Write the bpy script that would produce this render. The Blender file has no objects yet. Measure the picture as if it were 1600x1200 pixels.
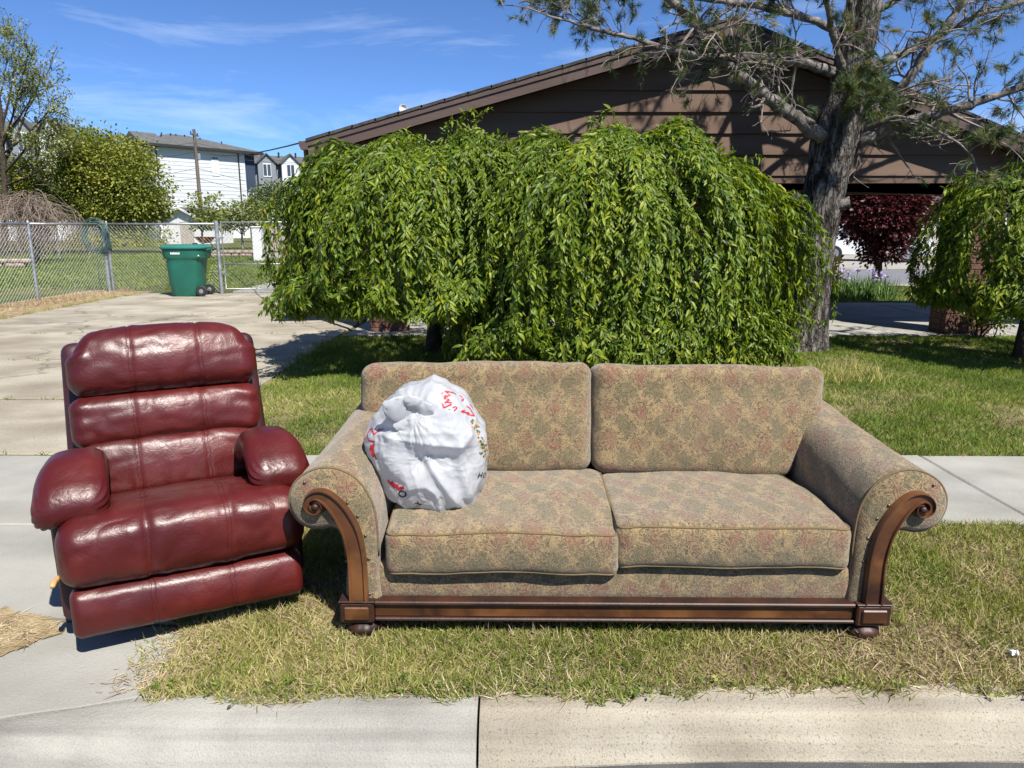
import bpy, math, random
import numpy as np
from mathutils import Vector, Matrix
from mathutils.bvhtree import BVHTree
random.seed(7); rng = np.random.default_rng(7)
S = bpy.context.scene; COL = S.collection
R_ = math.radians
# ---------------------------------------------------------------- camera
CAM_H, FPX, PITCH = 1.5, 1150.0, R_(12.2)
cam = bpy.data.cameras.new('camera'); cam_o = bpy.data.objects.new('camera', cam); COL.objects.link(cam_o)
cam_o.location = (0, 0, CAM_H); cam_o.rotation_euler = (R_(90) - PITCH, 0, 0)
cam.sensor_width = 36; cam.lens = FPX / 1600 * 36; cam.clip_start = 0.05; cam.clip_end = 2000
S.camera = cam_o
# ---------------------------------------------------------------- sky and sun
SUN_EL, SUN_AZ = R_(52), R_(32)          # azimuth: to the right of straight behind the camera
sun_dir = Vector((math.sin(SUN_AZ) * math.cos(SUN_EL), -math.cos(SUN_AZ) * math.cos(SUN_EL), math.sin(SUN_EL)))
W = bpy.data.worlds.new('World'); S.world = W; W.use_nodes = True
nt = W.node_tree; nt.nodes.clear()
out = nt.nodes.new('ShaderNodeOutputWorld'); bg = nt.nodes.new('ShaderNodeBackground')
sky = nt.nodes.new('ShaderNodeTexSky'); sky.sky_type = 'NISHITA'; sky.sun_disc = False
sky.sun_elevation = SUN_EL; sky.sun_rotation = math.atan2(sun_dir.x, sun_dir.y)
sky.altitude = 4500; sky.air_density = 1.0; sky.dust_density = 0.0; sky.ozone_density = 10.0
tc = nt.nodes.new('ShaderNodeTexCoord'); mp = nt.nodes.new('ShaderNodeMapping')
mp.inputs['Rotation'].default_value = (0.1, 0.25, 0.5); mp.inputs['Scale'].default_value = (1.6, 2.2, 9.0)
nz = nt.nodes.new('ShaderNodeTexNoise'); nz.inputs['Scale'].default_value = 1.7; nz.inputs['Detail'].default_value = 9
nz.inputs['Roughness'].default_value = 0.62; nz.inputs['Distortion'].default_value = 0.5
cr = nt.nodes.new('ShaderNodeValToRGB'); cr.color_ramp.elements[0].position = 0.50; cr.color_ramp.elements[1].position = 0.82
cr.color_ramp.elements[1].color = (0.38, 0.38, 0.38, 1)
mx = nt.nodes.new('ShaderNodeMix'); mx.data_type = 'RGBA'
mx.inputs[7].default_value = (7.5, 8.2, 9.0, 1)
L = nt.links.new
L(tc.outputs['Generated'], mp.inputs['Vector']); L(mp.outputs[0], nz.inputs['Vector']); L(nz.outputs['Fac'], cr.inputs[0])
L(cr.outputs[0], mx.inputs[0]); L(sky.outputs[0], mx.inputs[6]); L(mx.outputs[2], bg.inputs['Color'])
bg.inputs['Strength'].default_value = 0.096; L(bg.outputs[0], out.inputs['Surface'])
sl = bpy.data.lights.new('sun', 'SUN'); sl.energy = 5.0; sl.angle = R_(0.53); sl.color = (1.0, 0.955, 0.88)
so = bpy.data.objects.new('sun', sl); COL.objects.link(so)
so.rotation_euler = (-sun_dir).to_track_quat('-Z', 'Y').to_euler()
S.view_settings.view_transform = 'Standard'; S.view_settings.look = 'None'
S.view_settings.exposure = 0.85; S.view_settings.gamma = 1.0
try: S.view_settings.use_curve_mapping = False
except Exception: pass
# ---------------------------------------------------------------- helpers
cP, sP = math.cos(PITCH), math.sin(PITCH)
def ray(x, y):
    a = (x - 800) / FPX; b = (600 - y) / FPX
    return np.array([a, cP + b * sP, -sP + b * cP])
def on_z(x, y, z=0.0):                      # photo pixel -> point on a level surface
    d = ray(x, y); t = (z - CAM_H) / d[2]
    return np.array([0, 0, CAM_H]) + t * d
def on_y(x, y, Y):                          # photo pixel -> point at a known distance
    d = ray(x, y)
    return np.array([0, 0, CAM_H]) + d * Y / d[1]

def _hash(ix, iy, iz, seed):
    h = (ix * 374761393 + iy * 668265263 + iz * 2147483647 + seed * 1274126177) & 0xFFFFFFFF
    h = ((h ^ (h >> 13)) * 1274126177) & 0xFFFFFFFF
    return ((h ^ (h >> 16)) & 0xFFFF) / 65535.0
def vnoise(P, scale=1.0, seed=0, octv=3):
    P = np.asarray(P, float) * scale; out_ = np.zeros(len(P)); amp = 1.0; tot = 0
    for o in range(octv):
        i = np.floor(P).astype(np.int64); f = P - i; f = f * f * (3 - 2 * f)
        r = 0
        for dx in (0, 1):
            for dy in (0, 1):
                for dz in (0, 1):
                    w = (f[:, 0] if dx else 1 - f[:, 0]) * (f[:, 1] if dy else 1 - f[:, 1]) * (f[:, 2] if dz else 1 - f[:, 2])
                    r = r + w * _hash(i[:, 0] + dx, i[:, 1] + dy, i[:, 2] + dz, seed + o)
        out_ += amp * (r - 0.5) * 2; tot += amp; amp *= 0.5; P = P * 2.03
    return out_ / tot

def tag(o, label=None, cat=None, group=None, kind=None):
    if label: o['label'] = label
    if cat: o['category'] = cat
    if group: o['group'] = group
    if kind: o['kind'] = kind
    return o
def thing(name, label, cat, loc=(0, 0, 0), rz=0.0, group=None):
    o = bpy.data.objects.new(name, None); COL.objects.link(o)
    o.location = loc; o.rotation_euler = (0, 0, rz)
    return tag(o, label, cat, group)
def link_mesh(name, me, mat, parent=None, smooth=False):
    if mat is not None: me.materials.append(mat)
    if smooth: me.polygons.foreach_set('use_smooth', np.ones(len(me.polygons), bool))
    o = bpy.data.objects.new(name, me); COL.objects.link(o)
    if parent is not None: o.parent = parent
    return o
def inst(name, src, parent, loc=(0, 0, 0), rz=0.0, scale=None):      # another object on the same mesh
    o = bpy.data.objects.new(name, src.data); COL.objects.link(o); o.parent = parent
    o.location = loc; o.rotation_euler = (0, 0, rz)
    if scale: o.scale = scale
    return o
class MB:
    def __init__(s): s.v = []; s.f = []
    def add(s, vs, fs):
        k = len(s.v); s.v.extend([tuple(map(float, p)) for p in vs]); s.f.extend([tuple(i + k for i in f) for f in fs]); return s
    def box(s, lo, hi, bev=0.0):
        (x0, y0, z0), (x1, y1, z1) = lo, hi
        if bev <= 0:
            vs = [(x, y, z) for z in (z0, z1) for y in (y0, y1) for x in (x0, x1)]
            return s.add(vs, [(0, 2, 3, 1), (4, 5, 7, 6), (0, 1, 5, 4), (2, 6, 7, 3), (0, 4, 6, 2), (1, 3, 7, 5)])
        b = bev; vs = []; idx = {}
        for a, z in enumerate((z0, z1)):
            for c, y in enumerate((y0, y1)):
                for d, x in enumerate((x0, x1)):
                    dx, dy, dz = (b if d == 0 else -b), (b if c == 0 else -b), (b if a == 0 else -b)
                    for q, p in (('x', (x, y + dy, z + dz)), ('y', (x + dx, y, z + dz)), ('z', (x + dx, y + dy, z))):
                        idx[(d, c, a, q)] = len(vs); vs.append(p)
        I = lambda d, c, a, q: idx[(d, c, a, q)]
        fs = []
        for d in (0, 1): fs.append(tuple(I(d, c, a, 'x') for c, a in ((0, 0), (1, 0), (1, 1), (0, 1))))
        for c in (0, 1): fs.append(tuple(I(d, c, a, 'y') for d, a in ((0, 0), (1, 0), (1, 1), (0, 1))))
        for a in (0, 1): fs.append(tuple(I(d, c, a, 'z') for d, c in ((0, 0), (1, 0), (1, 1), (0, 1))))
        for d in (0, 1):
            for c in (0, 1): fs.append((I(d, c, 0, 'x'), I(d, c, 1, 'x'), I(d, c, 1, 'y'), I(d, c, 0, 'y')))
            for a in (0, 1): fs.append((I(d, 0, a, 'x'), I(d, 1, a, 'x'), I(d, 1, a, 'z'), I(d, 0, a, 'z')))
        for c in (0, 1):
            for a in (0, 1): fs.append((I(0, c, a, 'y'), I(1, c, a, 'y'), I(1, c, a, 'z'), I(0, c, a, 'z')))
        for d in (0, 1):
            for c in (0, 1):
                for a in (0, 1): fs.append((I(d, c, a, 'x'), I(d, c, a, 'y'), I(d, c, a, 'z')))
        return s.add(vs, fs)
    def tube(s, pts, rad, n=8, cap=True, closed=False):
        pts = [np.asarray(p, float) for p in pts]; m = len(pts)
        if np.isscalar(rad): rad = [rad] * m
        vs = []; prev = None
        for i in range(m):
            a = pts[(i - 1) % m] if (closed or i > 0) else pts[i]; b = pts[(i + 1) % m] if (closed or i < m - 1) else pts[i]
            t = b - a; t = t / (np.linalg.norm(t) + 1e-12)
            if prev is None:
                u = np.cross(t, (0, 0, 1.0) if abs(t[2]) < 0.9 else (1.0, 0, 0))
            else: u = prev - t * np.dot(prev, t)
            u /= np.linalg.norm(u) + 1e-12; prev = u; w = np.cross(t, u)
            for k in range(n):
                an = 2 * math.pi * k / n
                vs.append(pts[i] + rad[i] * (math.cos(an) * u + math.sin(an) * w))
        fs = []
        for i in range(m if closed else m - 1):
            j = (i + 1) % m
            for k in range(n):
                k2 = (k + 1) % n; fs.append((i * n + k, i * n + k2, j * n + k2, j * n + k))
        if cap and not closed:
            fs.append(tuple(range(n))[::-1]); fs.append(tuple((m - 1) * n + k for k in range(n)))
        return s.add(vs, fs)
    def lathe(s, prof, n=20, c=(0, 0, 0), axis='z'):
        vs = []
        for r, z in prof:
            for k in range(n):
                an = 2 * math.pi * k / n; a, b = r * math.cos(an), r * math.sin(an)
                p = {'z': (a, b, z), 'y': (a, z, b), 'x': (z, a, b)}[axis]
                vs.append((p[0] + c[0], p[1] + c[1], p[2] + c[2]))
        m = len(prof); fs = [(i * n + k, i * n + (k + 1) % n, (i + 1) * n + (k + 1) % n, (i + 1) * n + k) for i in range(m - 1) for k in range(n)]
        fs.append(tuple(range(n))[::-1]); fs.append(tuple((m - 1) * n + k for k in range(n)))
        return s.add(vs, fs)
    def prism(s, poly, y0, y1, axis='y'):    # polygon in (a,b) extruded along axis
        n = len(poly)
        def P(a, b, t): return {'y': (a, t, b), 'x': (t, a, b), 'z': (a, b, t)}[axis]
        vs = [P(a, b, y0) for a, b in poly] + [P(a, b, y1) for a, b in poly]
        fs = [tuple(range(n)), tuple(range(n, 2 * n))[::-1]] + [(i, n + i, n + (i + 1) % n, (i + 1) % n) for i in range(n)]
        return s.add(vs, fs)
    def grid(s, P, nu, nv, closed_u=False):
        fs = []
        for i in range(nu if closed_u else nu - 1):
            for j in range(nv - 1):
                i2 = (i + 1) % nu; fs.append((i * nv + j, i2 * nv + j, i2 * nv + j + 1, i * nv + j + 1))
        return s.add(P, fs)
    def build(s, name, mat, parent=None, smooth=False):
        me = bpy.data.meshes.new(name); me.from_pydata(s.v, [], s.f)
        if smooth == 'fix' or True:
            import bmesh
            bm = bmesh.new(); bm.from_mesh(me); bmesh.ops.recalc_face_normals(bm, faces=bm.faces); bm.to_mesh(me); bm.free()
        o = link_mesh(name, me, mat, parent, smooth=bool(smooth))
        if smooth == 'auto':
            a = R_(38)
            me.set_sharp_from_angle(angle=a)
        return o
def fast_mesh(name, V, T, mat, parent=None, rnd=None, smooth=False):      # big triangle meshes
    me = bpy.data.meshes.new(name); V = np.asarray(V, np.float32); T = np.asarray(T, np.int32)
    me.vertices.add(len(V)); me.vertices.foreach_set('co', V.ravel())
    me.loops.add(T.size); me.loops.foreach_set('vertex_index', T.ravel())
    me.polygons.add(len(T)); me.polygons.foreach_set('loop_start', np.arange(0, T.size, 3, dtype=np.int32))
    me.update(calc_edges=True)
    if rnd is not None:
        a = me.attributes.new('rnd', 'FLOAT', 'POINT'); a.data.foreach_set('value', np.asarray(rnd, np.float32))
    return link_mesh(name, me, mat, parent, smooth)
def frames(d, n):
    d = d / (np.linalg.norm(d, axis=1, keepdims=True) + 1e-9)
    x = np.cross(d, n); x /= np.linalg.norm(x, axis=1, keepdims=True) + 1e-9
    z = np.cross(x, d)
    return np.stack([x, d, z], axis=2)          # columns
def scatter(name, tv, tf, P, Rm, s, mat, parent=None, rnd=None, smooth=False):
    tv = np.asarray(tv, float); tf = np.asarray(tf, int); N = len(P); nv = len(tv)
    s = np.asarray(s, float)
    loc = tv[None] * (s[:, None, :] if s.ndim == 2 else s[:, None, None])
    V = np.einsum('nij,nvj->nvi', Rm, loc) + P[:, None, :]
    T = (tf[None] + (np.arange(N) * nv)[:, None, None]).reshape(-1, 3)
    r = rng.random(N) if rnd is None else rnd
    return fast_mesh(name, V.reshape(-1, 3), T, mat, parent, np.repeat(r, nv), smooth)
# leaf: y along its length, folded on the midrib and curving down
LEAF_V = [(0, 0, 0), (0, .34, .0), (0, .7, -.05), (0, 1, -.17), (-.145, .36, .065), (-.11, .7, .0), (.145, .36, .065), (.11, .7, .0)]
LEAF_T = [(0, 1, 4), (0, 6, 1), (1, 2, 5), (1, 5, 4), (1, 6, 7), (1, 7, 2), (2, 3, 5), (2, 7, 3)]
LEAF4_V = [(0, 0, 0), (-.3, .5, .06), (.3, .5, .06), (0, 1, -.1)]
LEAF4_T = [(0, 2, 1), (1, 2, 3)]
BLADE_V = [(-.5, 0, 0), (.5, 0, 0), (-.36, .55, .05), (.36, .55, .05), (0, 1, .22)]
BLADE_T = [(0, 1, 3), (0, 3, 2), (2, 3, 4)]
def rand_unit(n):
    v = rng.normal(size=(n, 3)); return v / np.linalg.norm(v, axis=1, keepdims=True)

# rounded, soft box: lattice on the cube surface, n = cells per axis; fn bends it afterwards
def soft_box(half, r, n, fn=None):
    nx, ny, nz_ = n; idx = {}; V = []; Fc = []
    def vid(i, j, k):
        key = (i, j, k)
        if key not in idx:
            idx[key] = len(V); V.append((2 * i / nx - 1, 2 * j / ny - 1, 2 * k / nz_ - 1))
        return idx[key]
    for k in (0, nz_):
        for i in range(nx):
            for j in range(ny): Fc.append((vid(i, j, k), vid(i + 1, j, k), vid(i + 1, j + 1, k), vid(i, j + 1, k)))
    for j in (0, ny):
        for i in range(nx):
            for k in range(nz_): Fc.append((vid(i, j, k), vid(i + 1, j, k), vid(i + 1, j, k + 1), vid(i, j, k + 1)))
    for i in (0, nx):
        for j in range(ny):
            for k in range(nz_): Fc.append((vid(i, j, k), vid(i, j + 1, k), vid(i, j + 1, k + 1), vid(i, j, k + 1)))
    h = np.array(half, float); r = np.minimum(np.array([r] * 3 if np.isscalar(r) else r, float), h * 0.999)
    q = np.array(V)
    q = np.sign(q) * (1 - (1 - np.abs(q)) ** 1.25) * h     # more cells near the edges
    inner = h - r; c_ = np.clip(q, -inner, inner); d = (q - c_) / r
    ln = np.linalg.norm(d, axis=1, keepdims=True); m = np.max(np.abs(d), axis=1, keepdims=True)
    d = np.where(ln > 1e-9, d / np.maximum(ln, 1e-9) * m, 0)
    q = c_ + d * r
    if fn is not None: q = fn(q)
    mb = MB(); mb.add(q, Fc); return mb
def set_in(n, key, v):
    if key in n.inputs: n.inputs[key].default_value = v
def smat(name, cols, scale=5.0, detail=6, rough=0.8, bump=0.0, bscale=None, vec_scale=(1, 1, 1), spec=0.5, metal=0.0,
         rough_noise=0.0, speck=None, dist=0.0, coat=0.0, transl=0.0, attr=False, bdist=0.02, coord='Object', sheen=0.0):
    """colour ramp over noise (or over the per-leaf attribute), bump from a second noise"""
    m = bpy.data.materials.new(name); m.use_nodes = True; t = m.node_tree; N = t.nodes; K = t.links.new
    b = N['Principled BSDF']; b.inputs['Roughness'].default_value = rough; b.inputs['Metallic'].default_value = metal
    set_in(b, 'Specular IOR Level', spec); set_in(b, 'Coat Weight', coat); set_in(b, 'Coat Roughness', 0.15); set_in(b, 'Sheen Weight', sheen)
    tcn = N.new('ShaderNodeTexCoord'); mpn = N.new('ShaderNodeMapping'); mpn.inputs['Scale'].default_value = vec_scale
    K(tcn.outputs[coord], mpn.inputs['Vector'])
    no = N.new('ShaderNodeTexNoise'); no.inputs['Scale'].default_value = scale; no.inputs['Detail'].default_value = detail
    no.inputs['Distortion'].default_value = dist; K(mpn.outputs[0], no.inputs['Vector'])
    rp = N.new('ShaderNodeValToRGB'); e = rp.color_ramp.elements
    if isinstance(cols, tuple): cols = [(0.3, tuple(c * 0.85 for c in cols)), (0.7, tuple(min(1, c * 1.1) for c in cols))]
    while len(e) < len(cols): e.new(0.5)
    for i, (p, c_) in enumerate(cols): e[i].position = p; e[i].color = (*c_, 1)
    if attr:
        at = N.new('ShaderNodeAttribute'); at.attribute_name = 'rnd'; K(at.outputs['Fac'], rp.inputs[0])
    else: K(no.outputs['Fac'], rp.inputs[0])
    col = rp.outputs[0]
    if speck:                                # (scale, colour, threshold, amount)
        s2 = N.new('ShaderNodeTexNoise'); s2.inputs['Scale'].default_value = speck[0]; s2.inputs['Detail'].default_value = 3
        K(tcn.outputs[coord], s2.inputs['Vector'])
        r2 = N.new('ShaderNodeValToRGB'); r2.color_ramp.elements[0].position = speck[2]; r2.color_ramp.elements[1].position = speck[2] + 0.1
        r2.color_ramp.elements[1].color = (speck[3],) * 3 + (1,)
        K(s2.outputs['Fac'], r2.inputs[0]); mm = N.new('ShaderNodeMix'); mm.data_type = 'RGBA'
        K(r2.outputs[0], mm.inputs[0]); K(col, mm.inputs[6]); mm.inputs[7].default_value = (*speck[1], 1); col = mm.outputs[2]
    K(col, b.inputs['Base Color'])
    if rough_noise:
        ma = N.new('ShaderNodeMapRange'); ma.inputs['To Min'].default_value = rough - rough_noise; ma.inputs['To Max'].default_value = rough + rough_noise
        K(no.outputs['Fac'], ma.inputs['Value']); K(ma.outputs[0], b.inputs['Roughness'])
    if bump:
        bn = N.new('ShaderNodeTexNoise'); bn.inputs['Scale'].default_value = bscale or scale * 6; bn.inputs['Detail'].default_value = 5
        K(mpn.outputs[0], bn.inputs['Vector']); bu = N.new('ShaderNodeBump'); bu.inputs['Strength'].default_value = bump
        bu.inputs['Distance'].default_value = bdist; K(bn.outputs['Fac'], bu.inputs['Height']); K(bu.outputs[0], b.inputs['Normal'])
    if transl:
        tr = N.new('ShaderNodeBsdfTranslucent'); ms = N.new('ShaderNodeMixShader'); ms.inputs[0].default_value = transl
        br = N.new('ShaderNodeMix'); br.data_type = 'RGBA'; br.blend_type = 'MULTIPLY'; br.inputs[0].default_value = 1
        K(col, br.inputs[6]); br.inputs[7].default_value = (1.5, 1.5, 0.6, 1); K(br.outputs[2], tr.inputs['Color'])
        K(b.outputs[0], ms.inputs[1]); K(tr.outputs[0], ms.inputs[2]); K(ms.outputs[0], N['Material Output'].inputs['Surface'])
    return m
M = {}
def weather(m, streak=(.25, 2.0, 1.0), sc=3.0, dark=.55, amt=.6, crack=0.0, stain=(.55, .52, .47)):
    """dirt streaks, blotchy stains and hairline cracks over a concrete material"""
    t = m.node_tree; N = t.nodes; K = t.links.new; b = N['Principled BSDF']; src = b.inputs['Base Color'].links[0].from_socket
    tcn = N.new('ShaderNodeTexCoord')
    def nz_(scale, vs, det=8, dist=0.0):
        mp_ = N.new('ShaderNodeMapping'); mp_.inputs['Scale'].default_value = vs; K(tcn.outputs['Object'], mp_.inputs[0])
        n = N.new('ShaderNodeTexNoise'); n.inputs['Scale'].default_value = scale; n.inputs['Detail'].default_value = det; n.inputs['Distortion'].default_value = dist; K(mp_.outputs[0], n.inputs['Vector']); return n.outputs['Fac'], mp_
    def mul(a, fac, p0, p1, c0):
        r = N.new('ShaderNodeValToRGB'); r.color_ramp.elements[0].position = p0; r.color_ramp.elements[1].position = p1
        r.color_ramp.elements[0].color = (*c0, 1); r.color_ramp.elements[1].color = (1, 1, 1, 1); K(fac, r.inputs[0])
        x = N.new('ShaderNodeMix'); x.data_type = 'RGBA'; x.blend_type = 'MULTIPLY'; x.inputs[0].default_value = amt; K(a, x.inputs[6]); K(r.outputs[0], x.inputs[7]); return x.outputs[2]
    c = mul(src, nz_(sc, streak, 9, .4)[0], .36, .58, stain)
    c = mul(c, nz_(1.1, (1, 1, 1), 10)[0], .38, .56, tuple(.5 + .5 * s for s in stain))
    c = mul(c, nz_(230, (1, 1, 1), 4)[0], .30, .50, (.62, .6, .57))
    if crack:
        v = N.new('ShaderNodeTexVoronoi'); v.feature = 'DISTANCE_TO_EDGE'; v.inputs['Scale'].default_value = crack
        w, _ = nz_(2.2, (1, 1, 1), 6); ad = N.new('ShaderNodeVectorMath'); ad.operation = 'ADD'; K(tcn.outputs['Object'], ad.inputs[0]); sc_ = N.new('ShaderNodeVectorMath'); sc_.operation = 'SCALE'
        cb = N.new('ShaderNodeCombineXYZ'); K(w, cb.inputs[0]); w2, _ = nz_(2.6, (1.1, .9, 1), 6); K(w2, cb.inputs[1]); K(cb.outputs[0], sc_.inputs[0]); sc_.inputs['Scale'].default_value = .9; K(sc_.outputs[0], ad.inputs[1]); K(ad.outputs[0], v.inputs['Vector'])
        c = mul(c, v.outputs['Distance'], .002, .009, (.2, .18, .15))
    K(c, b.inputs['Base Color'])
M['concrete_grey'] = smat('concrete_grey', [(0.28, (0.2342, 0.2294, 0.2069)), (0.5, (0.3074, 0.2996, 0.2684)), (0.72, (0.366, 0.3533, 0.3172))], 1.7, 12, .9, .45, 110, speck=(120, (.37, .36, .335), .62, .45), bdist=.006)
M['concrete_tan'] = smat('concrete_tan', [(0.28, (0.25, 0.2202, 0.169)), (0.5, (0.34, 0.3072, 0.2429)), (0.72, (0.41, 0.3789, 0.3115))], 2.6, 12, .92, .6, 120, speck=(150, (.10, .085, .065), .60, .6), bdist=.006)
weather(M['concrete_grey'], (.6, 1.4, 1), 1.6, amt=.34)
M['curb_tan'] = smat('curb_tan', [(0.28, (0.2597, 0.2261, 0.1683)), (0.5, (0.3463, 0.3078, 0.2357)), (0.72, (0.4137, 0.3752, 0.2982))], 2.6, 12, .92, .7, 130, speck=(150, (.10, .085, .065), .58, .6), bdist=.006)
weather(M['curb_tan'], (.10, 5, 5), 2.6, amt=.6, stain=(.56, .56, .57))
M['curb_grey'] = smat('curb_grey', [(0.28, (0.2501, 0.2376, 0.2068)), (0.5, (0.3175, 0.3059, 0.2694)), (0.72, (0.3752, 0.3608, 0.3223))], 2.2, 12, .92, .6, 130, speck=(150, (.42, .41, .38), .62, .4), bdist=.006)
weather(M['curb_grey'], (.10, 5, 5), 2.6, amt=.6, stain=(.56, .56, .57))
M['aggregate'] = smat('aggregate', [(0.28, (0.2391, 0.2067, 0.1571)), (0.5, (0.3453, 0.31, 0.2412)), (0.75, (0.425, 0.3917, 0.3197))], 1.3, 12, .92, .6, 70, speck=(60, (.2, .15, .1), .58, .6), bdist=.01)
weather(M['aggregate'], (.6, 1.3, 1), 1.2, amt=.5, crack=.32)
weather(M['concrete_tan'], (.6, 1.3, 1), 1.2, amt=.6, crack=.3)
M['asphalt'] = smat('asphalt', [(.3, (.045, .045, .047)), (.7, (.085, .083, .08))], 6, 9, .9, .6, 160, speck=(220, (.3, .29, .27), .64, .6), bdist=.008)
M['road_far'] = smat('road_far', [(0.3, (0.12, 0.124, 0.132)), (0.7, (0.16, 0.16, 0.168))], 2, 6, .9)
M['soil'] = smat('soil', [(.25, (.10, .075, .04)), (.5, (.17, .135, .075)), (.75, (.25, .205, .12))], 5, 9, 1.0, .7, 60, spec=.1, bdist=.02)
M['dry'] = smat('dry', [(.25, (.16, .115, .065)), (.5, (.28, .21, .12)), (.75, (.42, .34, .21))], 9, 9, 1.0, .8, 80, spec=.1, bdist=.02)
M['lawn_far'] = smat('lawn_far', [(0.25, (0.0504, 0.0684, 0.0158)), (0.45, (0.0828, 0.1008, 0.0274)), (0.62, (0.1296, 0.126, 0.0468)), (0.8, (0.1872, 0.162, 0.0756))], 1.1, 10, 1.0, 1.0, 14, spec=.1, bdist=.06)
M['grass'] = smat('grass', [(0, (.07, .11, .016)), (.3, (.15, .195, .03)), (.55, (.25, .265, .06)), (.78, (.38, .345, .135)), (1, (.53, .46, .25))], attr=True, rough=.6, spec=.25, transl=.3)
M['grass_lush'] = smat('grass_lush', [(0, (.055, .10, .014)), (.4, (.12, .18, .025)), (.75, (.20, .26, .045)), (1, (.34, .33, .11))], attr=True, rough=.6, spec=.25, transl=.3)
M['straw'] = smat('straw', [(0, (.20, .14, .075)), (.5, (.34, .26, .15)), (1, (.50, .42, .27))], attr=True, rough=.85, spec=.2)
M['leaf_cherry'] = smat('leaf_cherry', [(0, (.03, .06, .006)), (.35, (.085, .14, .010)), (.7, (.155, .215, .014)), (.93, (.25, .285, .022)), (1, (.26, .19, .05))], attr=True, rough=.44, spec=.32, transl=.34)
M['leaf_olive'] = smat('leaf_olive', [(0, (0.0845, 0.1122, 0.0144)), (0.4, (0.1755, 0.2046, 0.0264)), (0.8, (0.2795, 0.2772, 0.042)), (1, (0.377, 0.3102, 0.066))], attr=True, rough=.55, transl=.25)
M['leaf_pale'] = smat('leaf_pale', [(0, (.10, .13, .03)), (.6, (.20, .23, .06)), (1, (.33, .31, .13))], attr=True, rough=.55, transl=.3)
M['leaf_blue'] = smat('leaf_blue', [(0, (.06, .09, .03)), (1, (.15, .19, .07))], attr=True, rough=.6, transl=.2)
M['leaf_maroon'] = smat('leaf_maroon', [(0, (.03, .007, .010)), (.6, (.075, .013, .017)), (1, (.16, .025, .026))], attr=True, rough=.45, transl=.2)
M['iris_leaf'] = smat('iris_leaf', [(0, (.07, .13, .035)), (1, (.16, .25, .07))], attr=True, rough=.5, transl=.25)
M['petal_yellow'] = smat('petal_yellow', [(0, (.75, .55, .05)), (1, (.85, .72, .2))], attr=True, rough=.6, transl=.2)
M['petal_violet'] = smat('petal_violet', [(0, (.30, .24, .55)), (1, (.55, .48, .75))], attr=True, rough=.6, transl=.2)
M['needle'] = smat('needle', [(0, (0.0263, 0.0513, 0.011)), (0.6, (0.0578, 0.1013, 0.0198)), (0.85, (0.126, 0.1485, 0.033)), (1, (0.252, 0.189, 0.055))], attr=True, rough=.5, transl=.1)
M['bark_pine'] = smat('bark_pine', [(.36, (.03, .025, .021)), (.46, (.085, .075, .066)), (.58, (.17, .155, .14)), (.72, (.26, .24, .215))], 9, 12, .95, 1.0, 22, vec_scale=(1.8, 1.8, .42), spec=.15, bdist=.05, dist=.6)
def fissures(m, sc, vs, dark=.25):
    """bark plates: dark furrows between stretched, warped cells"""
    t = m.node_tree; N = t.nodes; K = t.links.new; b = N['Principled BSDF']; src = b.inputs['Base Color'].links[0].from_socket
    tcn = N.new('ShaderNodeTexCoord'); mpn = N.new('ShaderNodeMapping'); mpn.inputs['Scale'].default_value = vs; K(tcn.outputs['Object'], mpn.inputs[0])
    no = N.new('ShaderNodeTexNoise'); no.inputs['Scale'].default_value = sc * .7; no.inputs['Detail'].default_value = 5; K(mpn.outputs[0], no.inputs['Vector'])
    sc_ = N.new('ShaderNodeVectorMath'); sc_.operation = 'SCALE'; sc_.inputs['Scale'].default_value = .35; K(no.outputs['Color'], sc_.inputs[0])
    ad = N.new('ShaderNodeVectorMath'); ad.operation = 'ADD'; K(mpn.outputs[0], ad.inputs[0]); K(sc_.outputs[0], ad.inputs[1])
    v = N.new('ShaderNodeTexVoronoi'); v.feature = 'DISTANCE_TO_EDGE'; v.inputs['Scale'].default_value = sc; K(ad.outputs[0], v.inputs['Vector'])
    r = N.new('ShaderNodeValToRGB'); r.color_ramp.elements[0].color = (dark, dark * .95, dark * .9, 1); r.color_ramp.elements[0].position = .01; r.color_ramp.elements[1].position = .16; K(v.outputs['Distance'], r.inputs[0])
    x = N.new('ShaderNodeMix'); x.data_type = 'RGBA'; x.blend_type = 'MULTIPLY'; x.inputs[0].default_value = .62; K(src, x.inputs[6]); K(r.outputs[0], x.inputs[7]); K(x.outputs[2], b.inputs['Base Color'])
    bu = N.new('ShaderNodeBump'); bu.inputs['Strength'].default_value = .9; bu.inputs['Distance'].default_value = .03; K(r.outputs[0], bu.inputs['Height'])
    if b.inputs['Normal'].links: K(b.inputs['Normal'].links[0].from_socket, bu.inputs['Normal'])
    K(bu.outputs[0], b.inputs['Normal'])
fissures(M['bark_pine'], 9.0, (1.6, 1.6, .5))
M['bark_limb'] = smat('bark_limb', [(0.3, (0.056, 0.047, 0.0403)), (0.55, (0.168, 0.1512, 0.1344)), (0.75, (0.2912, 0.2688, 0.2408))], 14, 8, .95, .6, 60, spec=.2)
M['bark_dark'] = smat('bark_dark', [(.3, (.03, .024, .018)), (.7, (.08, .062, .048))], 12, 8, .95, .7, 50, spec=.2)
M['bark_grey'] = smat('bark_grey', [(0.3, (0.125, 0.1063, 0.0875)), (0.7, (0.275, 0.2375, 0.2063))], 8, 8, .95, .5, 40, spec=.2)
M['vine'] = smat('vine', [(.3, (.12, .09, .07)), (.7, (.26, .205, .165))], 8, 5, .95, spec=.2)
M['siding'] = smat('siding', [(0.3, (0.1016, 0.0644, 0.0459)), (0.7, (0.1451, 0.0965, 0.0707))], 3, 8, .75, .25, 40, vec_scale=(.12, 1, 1.4), spec=.25, bdist=.004)
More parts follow.
